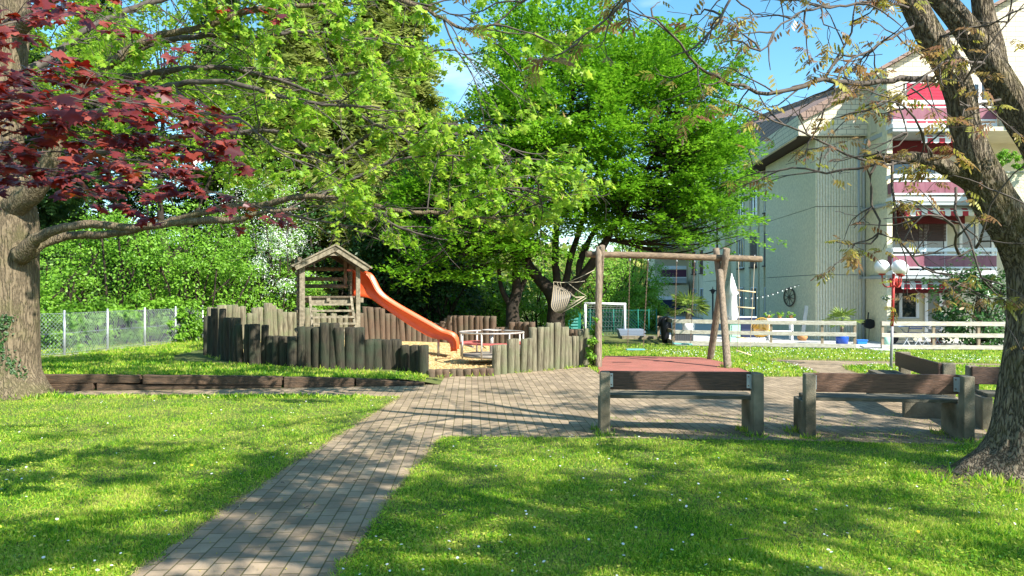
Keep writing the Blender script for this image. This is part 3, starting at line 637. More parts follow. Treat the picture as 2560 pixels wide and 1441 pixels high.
# ------------------------------------------------------------------ swing frame, swings, rope ladder
bl, brt = np.array(W(1466,636,18.4)), np.array(W(1903,648,19.6))
def beamp(px): 
    t = (px-1466)/(1903-1466.0); return bl + (brt-bl)*t
sw = thing('timber_swing', (4, 18.8, 0), 'brown round timber swing frame with crossed poles at its right end', 'swing frame')
def wob(k): return lambda p, d, r0: 1 + .06*noise.noise(Vector((p[0]*1.5+k, p[1]+d[0], p[2]*1.5+d[2])))
m = MB(); m.tube(catmull([bl, beamp(1600)+[0,0,.01], beamp(1750), brt], .25), .078, 16, disp=wob(1)); m.build('crossbeam', M['beamw'], sw)
def pole(a, b, r0, r1, k, name='leg'):
    m = MB(); a, b = np.array(a), np.array(b); n_ = 12; m.tube([a+(b-a)*i/n_ for i in range(n_+1)], np.linspace(r0, r1, n_+1), 16, disp=wob(k)); return m.build(name, M['pole'], sw)
pole(G(1496,919)-[0,0,.15], W(1497,618,18.32), .082, .07, 3)
pole(np.array([2.15,19.9,-.2]), W(1506,615,18.25), .075, .062, 4)
pole(G(1773,899)-[0,0,.15], W(1817,622,19.1), .088, .085, 5)
pole(G(1821,922)-[0,0,.15], W(1800,677,18.9), .09, .075, 6)
pole(W(1804,745,19.25), W(1790,622,19.5), .08, .078, 7)
for px in (1500, 1812):
    m = MB(); b_ = beamp(px); m.cyl(b_+[0,-.2,-.02], b_+[0,-.09,-.02], .012, 8); m.build('bolt', M['steel'], sw)
def chain(p0, p1, m_, root, link=.042, name='chain'):
    p0, p1 = np.array(p0), np.array(p1); d = p1-p0; L = np.linalg.norm(d); n_ = int(L/link/1.0); mb = MB(); t = d/L
    a = nrm(np.cross(t, (0,1,0.01))); b = np.cross(t, a)
    for i in range(n_):
        c = p0 + d*(i+.5)/n_; e = a if i % 2 else b
        mb.tube([c + t*math.cos(q)*link*.62 + e*math.sin(q)*.011 for q in np.linspace(0, 2*math.pi, 8, endpoint=False)], .0042, 4, closed=True)
    return mb.build(name, m_, root)
def swing(pa, pb, sa, sb, Y, lab, mt, pit=0):
    A, B = beamp(pa)-[0,0,.09], beamp(pb)-[0,0,.09]; a, b = W(*sa, Y), W(*sb, Y); c = (a+b)/2
    t = thing('swing', c, lab, 'swing', 'swings hanging from the timber frame')
    chain(A, a, mt, t); chain(B, b, mt, t)
    for q in (A, B): m = MB(); m.cyl(q+[0,0,.03], q+[0,0,-.05], .02, 8); m.build('hanger', M['steel'], t)
    m = MB(); d = nrm(b-a); m.obox(c-[0,0,.012], d*(np.linalg.norm(b-a)/2+.035), (0,.085,pit), (0,0,.018)); m.build('seat', M['teal'], t, bevel=.01)
swing(1570, 1614, (1569,873), (1608,873), 18.7, 'swing with flat light teal seat and thin chains, nearer the left posts', M['chain'])
swing(1685, 1730, (1686,858), (1726,860), 19.0, 'swing with dark teal seat hanging in front of the fence corner', M['chain'])
Yq = 19.4; rl = thing('rope_ladder', W(1862,880,Yq), 'rope ladder with pale wooden rungs on the overhanging beam end', 'rope ladder')
RA = [W(1846,655,Yq), W(1848,760,Yq), W(1845,840,Yq), W(1844,877,Yq)]; RB = [W(1886,660,Yq), W(1881,760,Yq), W(1876,850,Yq), W(1875,889,Yq)]
for P in (RA, RB): m = MB(); m.tube(catmull(P, .15), .0085, 6); m.build('rope', M['rope'], rl)
for (a, b) in (((1842,726),(1889,731)), ((1841,768),(1886,771)), ((1840,843),(1880,849)), ((1839,876),(1879,889))):
    m = MB(); m.cyl(W(*a,Yq), W(*b,Yq), .017, 10); m.build('rung', M['rung'], rl)
for px in (1846, 1886): m = MB(); b_ = beamp(px); m.cyl(b_+[0,0,.1], b_-[0,0,.16], .009, 6); m.build('hook', M['steel'], rl)

# ------------------------------------------------------------------ benches
def bench(p_l, p_r, face, label, mw, L_over=.04, hgt=.76):
    """p_l, p_r: feet of the two rear posts seen from behind; face: +1 the sitter looks to the left-hand normal of p_l->p_r"""
    a, b = np.array([p_l[0],p_l[1],0]), np.array([p_r[0],p_r[1],0]); d = nrm(b-a); f = np.array([-d[1], d[0], 0])*face; up = np.array([0,0,1.0])
    t = thing('bench', (a+b)/2, label, 'bench', 'concrete and timber benches round the paved square')
    for q in (a, b):
        m = MB(); m.obox(q + up*(hgt/2-.05), d*.062, f*.08, up*(hgt/2+.05)); m.build('rear_post', M['conc'], t, bevel=.012)
        m = MB(); m.obox(q + f*.325 + up*(.415/2-.05), d*.062, f*.245, up*(.415/2+.05)); m.build('seat_block', M['conc'], t, bevel=.012)
    L = np.linalg.norm(b-a)/2 + L_over; c = (a+b)/2
    m = MB(); m.obox(c + f*.112 + up*(hgt-.115), d*L, f*.024 + up*.0, up*.115); m.build('backrest', mw, t, bevel=.006)
    for k in range(3):
        m = MB(); m.obox(c + f*(.20+k*.145) + up*(.44), d*(L-.04), f*.064, up*.022); m.build('seat_plank', M['seatw'], t, bevel=.006)
    for q, s_ in ((a,1), (b,-1)):
        m = MB(); m.obox(q + f*.085*1.0 + d*.085*s_ + up*(hgt-.11), d*.02, f*.003, up*.085)
        m.obox(q + f*.05 + d*.066*s_ + up*(hgt-.11), d*.003, f*.035, up*.085); m.build('bracket', M['steel'], t)
        m = MB()
        for zz in (-.055, .055): m.cyl(q + f*.080 + d*.085*s_ + up*(hgt-.11+zz), q + f*.072 + d*.085*s_ + up*(hgt-.11+zz), .009, 8)
        m.build('bolts', M['chain'], t)
    return t
bench(G(1512,1085), G(1893,1090), 1, 'dark backed bench standing in front of the red rubber surface', M['bench'])
M['bench2'] = mat('redder_bench_wood', (.17,.09,.055), .6, (.09,.05,.032), 5, (1,9,14), bump=.4, bscale=9, spec=.4)
bench(G(2023,1093), G(2416,1103), 1, 'bench with red brown backrest standing closest to the rough walnut trunk', M['bench2'])
bench((5.98,10.55), (6.38,12.5), 1, 'bench turned sideways below the globe lamp post', M['bench'])
bench((7.95,9.75), (6.1,10.2), 1, 'bench half hidden behind the rough walnut trunk', M['bench'])

# ------------------------------------------------------------------ chain-link fence on the left
cf = thing('chain_link_fence', (-9.6, 18.5, .27), 'galvanised chain link fence on a low concrete kerb beside the hedge', 'fence')
FP = [(-9.62, y) for y in (12.2, 14.4, 16.9, 19.0, 20.7, 22.9, 25)]
def fpx(px, py): Y = (CH-.27)*F/(py-HZ); return ((px-1280)/F*Y, Y)
FP = [fpx(-60,910), fpx(50,899), fpx(161,890), fpx(269,876), fpx(362,866), fpx(439,857)]; FP.append((2*FP[-1][0]-FP[-2][0], 2*FP[-1][1]-FP[-2][1]))
for x, y in FP: m = MB(); m.cyl((x,y,.1),(x,y,1.28), .027, 10); m.lathe([(.03,0),(.03,.02),(.001,.035)], (x,y,1.28), 10); m.build('fence_post', M['steel'], cf)
for k in range(len(FP)-1):
    a, b = np.array([*FP[k],0]), np.array([*FP[k+1],0]); d = b-a; L = np.linalg.norm(d); d = d/L; m = MB(); z0, z1 = .33, 1.24; s = .09; H = z1-z0; n_ = int((L+H)/s)
    for q in range(n_):
        for sgn in (1, -1):
            u0 = q*s - (H if sgn > 0 else 0); u1 = u0 + H*sgn; u0 = q*s - H if sgn > 0 else q*s; u1 = u0 + H*sgn; zz0, zz1 = z0, z1
            if u0 < 0: zz0 += -u0; u0 = 0
            if u1 > L: zz1 -= (u1-L); u1 = L
            if sgn < 0:
                if u0 > L: zz0 += (u0-L); u0 = L
                if u1 < 0: zz1 -= -u1; u1 = 0
            if zz1 - zz0 > .02: m.tube([a + d*u0 + [0,0,zz0], a + d*u1 + [0,0,zz1]], .0024, 3, cap=False, smooth=False)
    for z in (z0, (z0+z1)/2, z1): m.tube([a+[0,0,z], b+[0,0,z]], .004, 4, cap=False)
    m.build('wire_mesh', M['wire'], cf)
m = MB()
for k in range(len(FP)-1):
    a, b = np.array([*FP[k],.30-.12]), np.array([*FP[k+1],.30-.12]); m.beam(a, b, .16, .24)
m.build('kerb', M['conck'], cf, bevel=.02)
# ------------------------------------------------------------------ the apartment house
GB = -.15
A0 = np.array([11.8, 29.9]); dv = nrm(np.array([.0515, 1.0])); nv = np.array([-dv[1], dv[0]])   # outward normal of the left facade
def fac(t, out_=0.0): p = A0 + dv*t + nv*out_; return p
hs = thing('apartment_house', (16, 34, GB), 'roughcast apartment house with brown tiled roof and maroon balconies', 'apartment house')
def slab(name, pts, z0, z1, m_, bevel=0): m = MB(); m.prism([tuple(p[:2]) for p in pts], z0, z1); return m.build(name, M[m_] if isinstance(m_, str) else m_, hs, bevel=bevel)
ZJ = [GB-.3, 2.38, 5.03, 7.72]
# corner block: rough left face and ribbed front face, storey by storey with an open joint
for k in range(3):
    z0, z1 = ZJ[k] + (.012 if k else 0), ZJ[k+1]-.012
    slab('wall', [fac(0), fac(7.0), fac(7.0,-2), (13.68,32), (13.68,29.9)], z0, z1, 'rough')
    m = MB(); x = 11.86
    while x < 13.62:
        m.obox((x+.03,29.885,(z0+z1)/2), (.03,0,0), (0,.03,0), (0,0,(z1-z0)/2)); x += .108
    m.build('ribbed_face', mat('ribbed_grey_render', (.76,.70,.56), .95, (.66,.61,.49), 10, bump=1, bscale=16), hs)
slab('joint', [fac(.03,-.03), fac(6.9,-.03), (13.6,31.9), (13.6,29.95)], GB, 7.7, 'dark')
# window facade beyond the corner block, set back a little
slab('wall', [fac(7.0,-.3), fac(46,-.3), fac(46,-4), fac(7.0,-4)], GB-.3, 7.72, 'panelg')
for t0, t1 in ((7.02,7.12),(8.15,8.9),(9.2,9.34),(10.9,11.9),(13.8,15.2),(15.2,20.2),(20.2,21.6),(25.3,25.6),(28.2,30),(33,34)):
    for k in range(3):
        z0, z1 = ZJ[k] + (.012 if k else 0), ZJ[k+1]-.012
        o_ = .12 if 15 < t0 < 20.5 else -.22
        slab('wall_panel', [fac(t0,o_), fac(t1,o_), fac(t1,-.5), fac(t0,-.5)], z0, z1, 'rough' if (t1-t0) > .3 else 'panelg')
def winL(t0, t1, z0, z1, shut, o_=-.30):
    m = MB()
    for a, b, c, d in ((t0,t0+.06,z0,z1),(t1-.06,t1,z0,z1),(t0,t1,z0,z0+.06),(t0,t1,z1-.06,z1),((t0+t1)/2-.03,(t0+t1)/2+.03,z0,z1)):
        p0, p1 = fac((a+b)/2, o_+.03), None; m.obox((*p0,(c+d)/2), (*(dv*(b-a)/2),0), (*(nv*.03),0), (0,0,(d-c)/2))
    w = m.build('window', M['white'], hs)
    m = MB(); p = fac((t0+t1)/2, o_+.012); m.obox((*p,(z0+z1)/2), (*(dv*(t1-t0)/2),0), (*(nv*.008),0), (0,0,(z1-z0)/2)); m.build('pane', M['glass'], w)
    if shut:
        m = MB(); n_ = int((z1-z0)*shut/.07)
        for q in range(n_): p = fac((t0+t1)/2, o_+.075); m.obox((*p, z1-.035-q*.07), (*(dv*((t1-t0)/2)),0), (*(nv*.012),0), (0,0,.031))
        m.build('shutter', M['brownsh'], w)
    m = MB(); p = fac((t0+t1)/2, o_+.08); m.obox((*p,z0-.03), (*(dv*((t1-t0)/2+.06)),0), (*(nv*.08),0), (0,0,.03)); m.build('sill', M['soffit'], w)
for t0, t1 in ((6.75+.4,8.1),(9.5,10.7),(12.3,13.4),(23.0,24.6),(26.3,27.6),(31,32.3)):
    winL(t0, t1, 3.0, 4.62, 1.0 if t0 not in (12.3,) else 0); winL(t0, t1, 5.6, 7.1, 0); winL(t0, t1, .35 if t0 > 8.5 else -.05, 1.95, 0)
slab('drain_pipe', [fac(17.0,.2), fac(17.15,.2), fac(17.15,.1), fac(17.0,.1)], GB, 7.7, 'soffit')
# eaves: shingled fascia, dark soffit, brown roof
e0, e1 = fac(-.3,.75), fac(46,.75)
zE0, zE1 = 7.74, 8.52
slab('fascia', [e0, e1, fac(46,.63), fac(-.3,.63)], zE0, zE1, 'shingle')
slab('soffit', [fac(-.25,.63), fac(46,.63), fac(46,-.5), fac(-.25,-.5)], 7.75, 7.83, 'soffit')
# cream shingled gable
gx0 = e0[0]; 
m = MB(); y0 = 29.62
top = lambda x: 8.50 + .545*(x - 11.35)
m.extr([(gx0,y0,zE0),(13.70,y0,zE0),(13.70,y0,top(13.70)),(11.35,y0,top(11.35)),(gx0,y0,zE1)], (0,.2,0)); m.build('gable', M['shingle'], hs)
slab('soffit', [(gx0,29.8),(13.7,29.8),(13.7,30.4),(gx0+.2,30.4)], 7.73, 7.80, 'soffit')
D = W(1861,313,42); D2 = W(1700,345,75); B = np.array([13.75,29.62,top(13.75)]); E0 = np.array([11.2,29.62,8.53]); E1 = np.array([*fac(15.4,.72),8.5]); E2 = np.array([*fac(46,.72),8.5])
m = MB(); V = [E0,B,D,E1,D2,E2, (26,75,D2[2]),(26,45,D[2]),(20,29.9,B[2])]; m.add(V, [(0,3,2,1),(3,5,4,2),(2,4,6,7),(1,2,7,8)]); m.build('roof', M['tile'], hs, solid=.06)
for nm_, P0, P1, w_ in (('verge', np.array([11.12,29.55,8.42]), np.array([13.8,29.55,top(13.8)+.02]), .30), ('ridge', B+[0,.3,.05], D+[0,0,.05], .34)):
    m = MB(); d_ = P1-P0; L_ = np.linalg.norm(d_); d_ = d_/L_; n_ = int(L_/.3)
    sd = nrm(np.cross(d_, (0,0,1))); u_ = np.cross(sd, d_)
    for q in range(n_): c_ = P0 + d_*(q+.5)*L_/n_; m.obox(c_ + u_*(.01*(q%2)), d_*(L_/n_/2-.006), sd*(.09), u_*w_/2)
    m.build(nm_, M['tile'], hs)
m = MB(); c_ = W(2128,216,33); m.box(c_[0]-.25, c_[0]+.3, 33, 33.8, c_[2]-.6, c_[2]+.18); m.build('roof_vent', M['greenm'], hs)
# side wall of the wing that comes forward, and the wing
YW, YB, YS = 29.2, 27.35, 27.8
slab('wall', [(13.55,YS),(13.75,YS),(13.75,31),(13.70,31),(13.70,29.9)], GB-.3, top(13.75)+.0, 'rough')
m = MB(); tp = lambda x: 9.95 + .56*(x-13.75)
m.extr([(13.75,YW,GB-.3),(26,YW,GB-.3),(26,YW,7.55),(13.75,YW,7.55)], (0,1.6,0)); m.build('wall', M['cream'], hs)
m = MB(); m.extr([(13.75,YW-.02,7.55),(27,YW-.02,7.55),(27,YW-.02,tp(22)-.56*5),(22,YW-.02,tp(22)),(13.75,YW-.02,tp(13.75))], (0,1.6,0)); m.build('gable', M['shingle'], hs)
m = MB(); P0, P1 = np.array([13.7,YW-.2,tp(13.7)]), np.array([22.2,YW-.2,tp(22.2)]); d_ = nrm(P1-P0); m.obox((P0+P1)/2+[0,8,.1], d_*np.linalg.norm(P1-P0)/2, (0,8.2,0), (-d_[2]*.06,0,d_[0]*.06)); m.build('roof', M['tile'], hs)
m = MB(); P0, P1 = np.array([22.2,YW-.2,tp(22.2)]), np.array([30,YW-.2,tp(22.2)-.56*7.8]); d_ = nrm(P1-P0); m.obox((P0+P1)/2+[0,8,.1], d_*np.linalg.norm(P1-P0)/2, (0,8.2,0), (-d_[2]*.06,0,d_[0]*.06)); m.build('roof', M['tile'], hs)
slab('verge', [(13.6,YW-.5),(13.72,YW-.5),(13.72,YW-.02),(13.6,YW-.02)], 7.7, 9.9, 'cream')
def Xb(px, Y=27.35): return (px-1280)/F*Y
def zB(k, py0): return CH - (py0-HZ)/F*YB + 2.62*k                 # rows measured on the lowest balcony
def balcony(k, xr, xl=None):
    xl = xl or Xb(2232 - 3*k*0); b_ = MB(); zt_ = [zB(k, q) for q in (620,629.5,635.5,639,640,667,667.5,671,677,688,697)]
    xa = xl; xs_ = 13.58
    P = lambda x, y: (x, y)
    root = MB(); root.prism([(xs_,YW),(xs_,YB+.55),(xa,YB),(xr,YB),(xr,YW)], zt_[10], zt_[9]+.02); sl = root.build('balcony', M['greyrail'], hs)
    m = MB(); m.box(xa, xr, YB-.03, YB+.05, zt_[9], zt_[8]); m.obox(((xs_+xa)/2,YB+.29,(zt_[9]+zt_[8])/2), ((xa-xs_)/2,-.275,0), (.03,.03,0), (0,0,(zt_[8]-zt_[9])/2)); m.build('balcony_fascia', M['white'], sl)
    m = MB(); m.box(xa, xr, YB-.05, YB+.07, zt_[1], zt_[0]); m.obox(((xs_+xa)/2,YB+.29,(zt_[1]+zt_[0])/2), ((xa-xs_)/2,-.275,0), (.04,.04,0), (0,0,(zt_[0]-zt_[1])/2))
    m.box(xa, xr, YB-.02, YB+.03, zt_[3], zt_[2]); m.box(xa, xr, YB-.02, YB+.03, zt_[7], zt_[6])
    n_ = int((xr-xa)/1.2)
    for q in range(n_+1): x = xa + (xr-xa)*q/n_; m.box(x-.02, x+.02, YB+.03, YB+.06, zt_[8], zt_[1])
    m.build('hand_rail', M['white'], sl)
    m = MB()
    for q in range(2): x0 = xa + (xr-xa)*q/2; m.box(x0+.01, x0+(xr-xa)/2-.01, YB-.01, YB+.01, zt_[5], zt_[4])
    m.obox(((xs_+xa)/2,YB+.28,(zt_[5]+zt_[4])/2), ((xa-xs_)/2-.02,-.255,0), (.01,.01,0), (0,0,(zt_[4]-zt_[5])/2)); m.build('panel', M['maroon'], sl)
    return zt_
Z0 = balcony(0, Xb(2492)); Z1 = balcony(1, Xb(2492)); Z2 = balcony(2, Xb(2492))
def stripemat():
    m = mat('red_white_stripes', (.8,.8,.78), .8); nt = m.node_tree; g_ = nt.nodes.new('ShaderNodeNewGeometry'); sx = nt.nodes.new('ShaderNodeSeparateXYZ'); nt.links.new(g_.outputs['Position'], sx.inputs[0])
    a = nt.nodes.new('ShaderNodeMath'); a.operation = 'FRACT'; d = nt.nodes.new('ShaderNodeMath'); d.operation = 'DIVIDE'; d.inputs[1].default_value = .42; nt.links.new(sx.outputs[0], d.inputs[0]); nt.links.new(d.outputs[0], a.inputs[0])
    b = nt.nodes.new('ShaderNodeMath'); b.operation = 'GREATER_THAN'; b.inputs[1].default_value = .5; nt.links.new(a.outputs[0], b.inputs[0]); x = nt.nodes.new('ShaderNodeMixRGB'); x.inputs[1].default_value = (.80,.79,.77,1); x.inputs[2].default_value = (.50,.05,.07,1)
    nt.links.new(b.outputs[0], x.inputs[0]); nt.links.new(x.outputs[0], nt.nodes['Principled BSDF'].inputs['Base Color']); return m
M['stripe'] = stripemat()
# awnings rolled in under the slabs, with striped scalloped valance
def awning(k, xl, xr, zt_, Y=27.7, ins=.0):
    a = MB(); a.box(xl, xr, Y, Y+.12, zt_-.10, zt_); an = a.build('awning', M['greyrail'], hs)
    w_ = .21; n_ = int((xr-xl)/w_)
    zz = zt_-.02; V = []
    for q in range(n_*8+1):
        x = xl + q*w_/8; V += [(x,Y-.10,zz-.30-.035*abs(math.sin(math.pi*(q%8)/8))), (x,Y-.10,zz-.12), (x,Y+.06,zz)]
    m = MB(); m.add(V, [(i*3+k, i*3+3+k, i*3+4+k, i*3+1+k) for i in range(n_*8) for k in range(2)]); m.build('valance', M['stripe'], an, solid=.004)
    m = MB(); m.box(xl, xr, Y-.12, Y-.085, zt_-.175, zt_-.135); m.build('front_bar', M['white'], an)
awning(0, Xb(2250,27.7), Xb(2480,27.7), Z0[10]-.02); awning(1, Xb(2258,27.7), Xb(2470,27.7), Z1[10]-.02); awning(2, Xb(2300,27.7), Xb(2400,27.7), Z2[10]-.02)
for k, zt_ in enumerate((Z0, Z1, Z2)):
    if k < 3: m = MB(); m.box(13.76, Xb(2480), YW-.22, YW-.02, zt_[10]-.52, zt_[10]-.02); m.build('blind_box', M['maroond'], hs)
# windows of the wing
def winF(x0, x1, z0, z1, mull=(), blind=None, bm_='brownsh', Y=YW, door=False, pane='glass'):
    m = MB(); xs2 = [x0] + list(mull) + [x1]; f_ = .055
    m.box(x0-f_, x1+f_, Y-.07, Y-.004, z1, z1+f_); m.box(x0-f_, x1+f_, Y-.07, Y-.004, z0-f_, z0)
    for x in xs2: m.box(x-f_, x+f_, Y-.068, Y-.004, z0, z1)
    w = m.build('window' if not door else 'balcony_door', M['white'], hs)
    m = MB(); m.box(x0, x1, Y-.025, Y-.008, z0, z1); m.build('pane', M[pane], w)
    if blind:
        m = MB(); q = z1
        while q > z1 - blind: m.box(x0, x1, Y-.10, Y-.075, q-.055, q-.012); q -= .055
        m.build('blind', M[bm_], w)
    return w
Xw = lambda px: (px-1280)/F*YW; Zw = lambda py: CH-(py-HZ)/F*YW
winF(Xw(2208), Xw(2292), Zw(793), Zw(728), [Xw(2250)])
winF(Xw(2314), Xw(2350), GB+.05, Zw(731), door=True, pane='curtain')
m = MB(); m.box(Xw(2202), Xw(2300), YW-.16, YW-.004, Zw(802), Zw(797)); m.build('sill', M['cream'], hs)
winF(Xw(2222), Xw(2362), Zw(618)-.9, Zw(560), [Xw(2300), Xw(2312)], blind=.62)
winF(Xw(2400), Xw(2480), Z0[9]+.1, Zw(560), [Xw(2440)], door=True)
winF(Xw(2222), Xw(2340), Z1[9]+.9, Zw(385), [Xw(2280)], blind=.3); winF(Xw(2400), Xw(2470), Z1[9]+.1, Zw(385), [Xw(2435)], door=True)
winF(Xw(2265), Xw(2365), Z2[9]+.05, Zw(210), [Xw(2315)], blind=2.0, bm_='redblind'); winF(Xw(2430), Xw(2482), Z2[9]+.3, Zw(212), [Xw(2448)])
# concrete balcony on the right
m = MB(); m.box(Xb(2505,25.9), 24, 25.8, 26.0, 4.75, 5.72); m.box(Xb(2505,25.9), Xb(2505,25.9)+.2, 26.0, YW, 4.75, 5.72); m.build('parapet', M['roughl'], hs)
m = MB(); m.box(Xb(2505,25.9)-.02, 24, 25.77, 26.03, 5.72, 5.76); m.build('parapet_cap', M['greyrail'], hs)
m = MB(); m.box(Xb(2505,25.9)+.01, 24, 25.82, YW, 4.6, 4.745); m.build('floor_slab', M['cream'], hs)
m = MB(); m.box(Xb(2505,25.9)+.01, 24, 26.9, YW, 7.35, 7.5); m.build('floor_slab', M['cream'], hs)
m = MB(); m.box(Xb(2497), Xb(2497)+.2, 26.8, YW, 7.5, 8.6); m.box(Xb(2497), 24, 26.8, 27.0, 7.5, 8.6); m.build('parapet', M['roughl'], hs)
# rain pipes, slabs edge line on the side wall
m = MB(); m.tube([(13.62,29.78,GB),(13.62,29.78,7.3),(13.62,29.6,7.6)], .05, 8); m.tube([(13.45,29.84,2.2),(13.45,29.84,7.6)], .04, 8); m.build('rain_pipe', M['greyrail'], hs)
for z in (Z0[9]-.02, Z1[9]-.02): m = MB(); m.box(13.50, 13.60, YB+.5, 29.9, z-.08, z); m.build('ledge', M['greyrail'], hs)
m = MB(); m.tube([(13.95,YW-.03,2.2),(13.95,YW-.03,1.1)], .01, 5); m.tube([(14.2,YW-.03,2.1),(14.2,YW-.03,.1)], .012, 5); m.build('cable', M['greyp'], hs)
# far balcony stack at the end of the long side
fb = MB(); YF = 57.0; xl, xr = X_(1632,YF), X_(1716,YF)
m = MB(); m.box(X_(1650,YF), xr+2, YF+2.2, YF+5, GB, 9); m.build('wall', M['panelg'], hs)
m = MB(); m.box(X_(1650,YF)-.1, X_(1650,YF)+2.2, YF+.3, YF+2.2, GB, 2.2); m.build('wall', M['rough'], hs)
for k in range(3):
    z = lambda q: CH-(q-HZ)/F*YF + 2.7*(k)
    m = MB(); m.prism([(xl,YF+2.2),(xl,YF+.8),(xl+.6,YF),(xr,YF),(xr,YF+2.2)], z(708), z(696)); sl = m.build('balcony', M['greyrail'], hs)
    m = MB(); m.box(xl+.6, xr, YF, YF+.05, z(693), z(675)); m.build('panel', mat('plum_panel', (.10,.035,.07), .5), sl)
    m = MB(); m.box(xl+.6, xr, YF-.02, YF+.08, z(673), z(665)); m.box(xl+.6, xr, YF-.02, YF+.04, z(695.5), z(693)); m.build('hand_rail', M['white'], sl)
m = MB(); m.box(X_(1648,YF), xr, YF, YF+.1, .1, 1.1); m.build('panel', M['navy'], hs); m = MB(); m.box(X_(1648,YF), xr, YF-.03, YF+.13, 1.1, 1.35); m.build('hand_rail', M['white'], hs)

# ------------------------------------------------------------------ terrace fences
def rail_fence(A, B, npost, label, hz=(.80,.97), z0=None, mrail='fencew'):
    A, B = np.array(A, float), np.array(B, float); gA, gB = fall(A[1])-.02, fall(B[1])-.02
    t = thing('rail_fence', ((A[0]+B[0])/2,(A[1]+B[1])/2,gA), label, 'fence', 'three rail wooden terrace fences')
    d = nrm(np.array([*(B-A),0])); f = np.array([d[1],-d[0],0])
    if f[1] > 0: f = -f
    for q in npost:
        p = A + (B-A)*q; g_ = gA+(gB-gA)*q; m = MB(); m.obox((*p,g_+.47-.03), d*.042, f*.04, (0,0,.50)); m.build('post', M['fencep'], t, bevel=.005)
    for (a, b) in ((.80,.935),(.435,.565),(.06,.19)):
        m = MB(); c0 = np.array([*A,gA+(a+b)/2])+f*.058; c1 = np.array([*B,gB+(a+b)/2])+f*.058; m.obox((c0+c1)/2, (c1-c0)/2 + d*.04, f*.016, (0,0,(b-a)/2)); m.build('rail', M[mrail], t, bevel=.004)
    return t
FA, FB = W(1684,862,26.8)[:2], W(2137,873,25.0)[:2]
rail_fence(FA, FB, [0,.30,.555,.83,1.0], 'bleached three rail fence in front of the yellow chair and the blue pot')
FC, FD = W(2206,877,24.7)[:2], W(2640,880,24.0)[:2]
rail_fence(FC, FD, [0,.30,.56,.86,1.0], 'white bleached three rail fence in front of the laurel bush and folding table')
FS = W(1646,850,30.2)[:2]
rail_fence(FS, FA-[.06,.05], [0,.5], 'short brown return of three rails running back at the fence corner', mrail='fencep')

# ------------------------------------------------------------------ globe lamp
lb = G(2227,921); lp = thing('street_lamp', lb, 'red and grey lamp post with three white globes behind the sideways bench', 'street lamp')
Yl = lb[1]; zt_ = Z_(684, Yl); x0 = lb[0]; xt = X_(2234, Yl)
m = MB(); m.tube([(x0,Yl,-.05),(x0+(xt-x0)*.35,Yl,.6),(x0+(xt-x0)*.45,Yl,.95)], .032, 12); m.build('pole_base', M['greyp'], lp)
m = MB(); m.tube([(x0+(xt-x0)*.45,Yl,.95),(xt,Yl,zt_)], .033, 12); m.cyl((xt-.07,Yl,zt_-.32),(xt-.07,Yl,zt_-.1), .02, 8); m.cyl((xt+.07,Yl,zt_-.32),(xt+.07,Yl,zt_-.1), .02, 8); m.box(xt-.09, xt+.09, Yl-.02, Yl+.02, zt_-.2, zt_-.12); m.build('pole', M['redp'], lp)
for (px, dy, pg) in ((2205, .0, 668), (2248, -.22, 668), (2253, .30, 672)):
    xg = X_(px, Yl+dy); zg = Z_(pg, Yl+dy); p0 = np.array([xt,Yl,zt_-.26]); p1 = np.array([xg,Yl+dy,zg-.17])
    q = catmull([p0, p0+(p1-p0)*[.55,.55,0]-[0,0,.05], [p0[0]+(p1-p0)[0]*.92,p0[1]+(p1-p0)[1]*.92,zt_-.24], p1], .05)
    m = MB(); m.tube(q, .017, 8); m.lathe([(.02,-.02),(.075,0),(.075,.02)], p1, 16); m.build('arm', M['redp'], lp)
    m = MB(); m.sphere((xg,Yl+dy,zg), .163, 28); m.build('globe', M['globe'], lp)

# ------------------------------------------------------------------ goal, green fence, ladder chair in the tree
Yg = 31.5; go = thing('football_goal', W(1512,835,Yg), 'small white football goal with net beyond the stake wall', 'football goal')
m = MB(); zc = Z_(759,Yg); g0 = fall(Yg)
for px in (1463, 1562): m.cyl((X_(px,Yg),Yg,g0),(X_(px,Yg),Yg,zc), .05, 10)
m.cyl((X_(1460,Yg),Yg,zc),(X_(1565,Yg),Yg,zc-.03), .05, 10); m.build('frame', M['white'], go)
m = MB()
for k in range(13):
    x = X_(1463+k*8.2,Yg); m.tube([(x,Yg,zc-.03),(x,Yg+.5,zc-.25),(x,Yg+1.3,g0)], .005, 3, cap=False)
for k in range(9):
    t = k/8; p = [(0,zc-.03),(.5,zc-.25),(1.3,g0)]; yy = np.interp(t, [0,.3,1], [0,.5,1.3]); zz = np.interp(t, [0,.3,1], [zc-.03, zc-.25, g0]); m.tube([(X_(1463,Yg),Yg+yy,zz),(X_(1562,Yg),Yg+yy,zz)], .005, 3, cap=False)
m.build('net', mat('net_cord', (.45,.48,.46), .8), go)
gf = thing('mesh_fence', (X_(1520,34), 34, fall(34)), 'green wire mesh fence behind the football goal', 'fence')
Yg2 = 34.0
for px in (1420, 1475, 1534, 1595, 1622, 1641): m = MB(); m.cyl((X_(px,Yg2),Yg2,-.2),(X_(px,Yg2),Yg2,.95), .025, 6); m.build('post', M['greenm'], gf)
m = MB(); x0, x1 = X_(1415,Yg2), X_(1641,Yg2); s = .14; q = x0
while q < x1+1:
    for sg in (1,-1):
        a_, b_ = (q-1.05*(sg>0)), None; xa, xb = (q-1.05, q) if sg > 0 else (q, q-1.05); 
        if min(xa,xb) > x0-.05 and max(xa,xb) < x1+.05: m.tube([(xa,Yg2,-.15),(xb,Yg2,.9)], .006, 3, cap=False)
    q += s
m.tube([(x0,Yg2,.9),(x1,Yg2,.9)], .01, 4); m.build('wire_mesh', M['greenm'], gf)
ub = thing('utility_box', W(1436,820,33), 'green louvred utility box beside the goal', 'utility box')
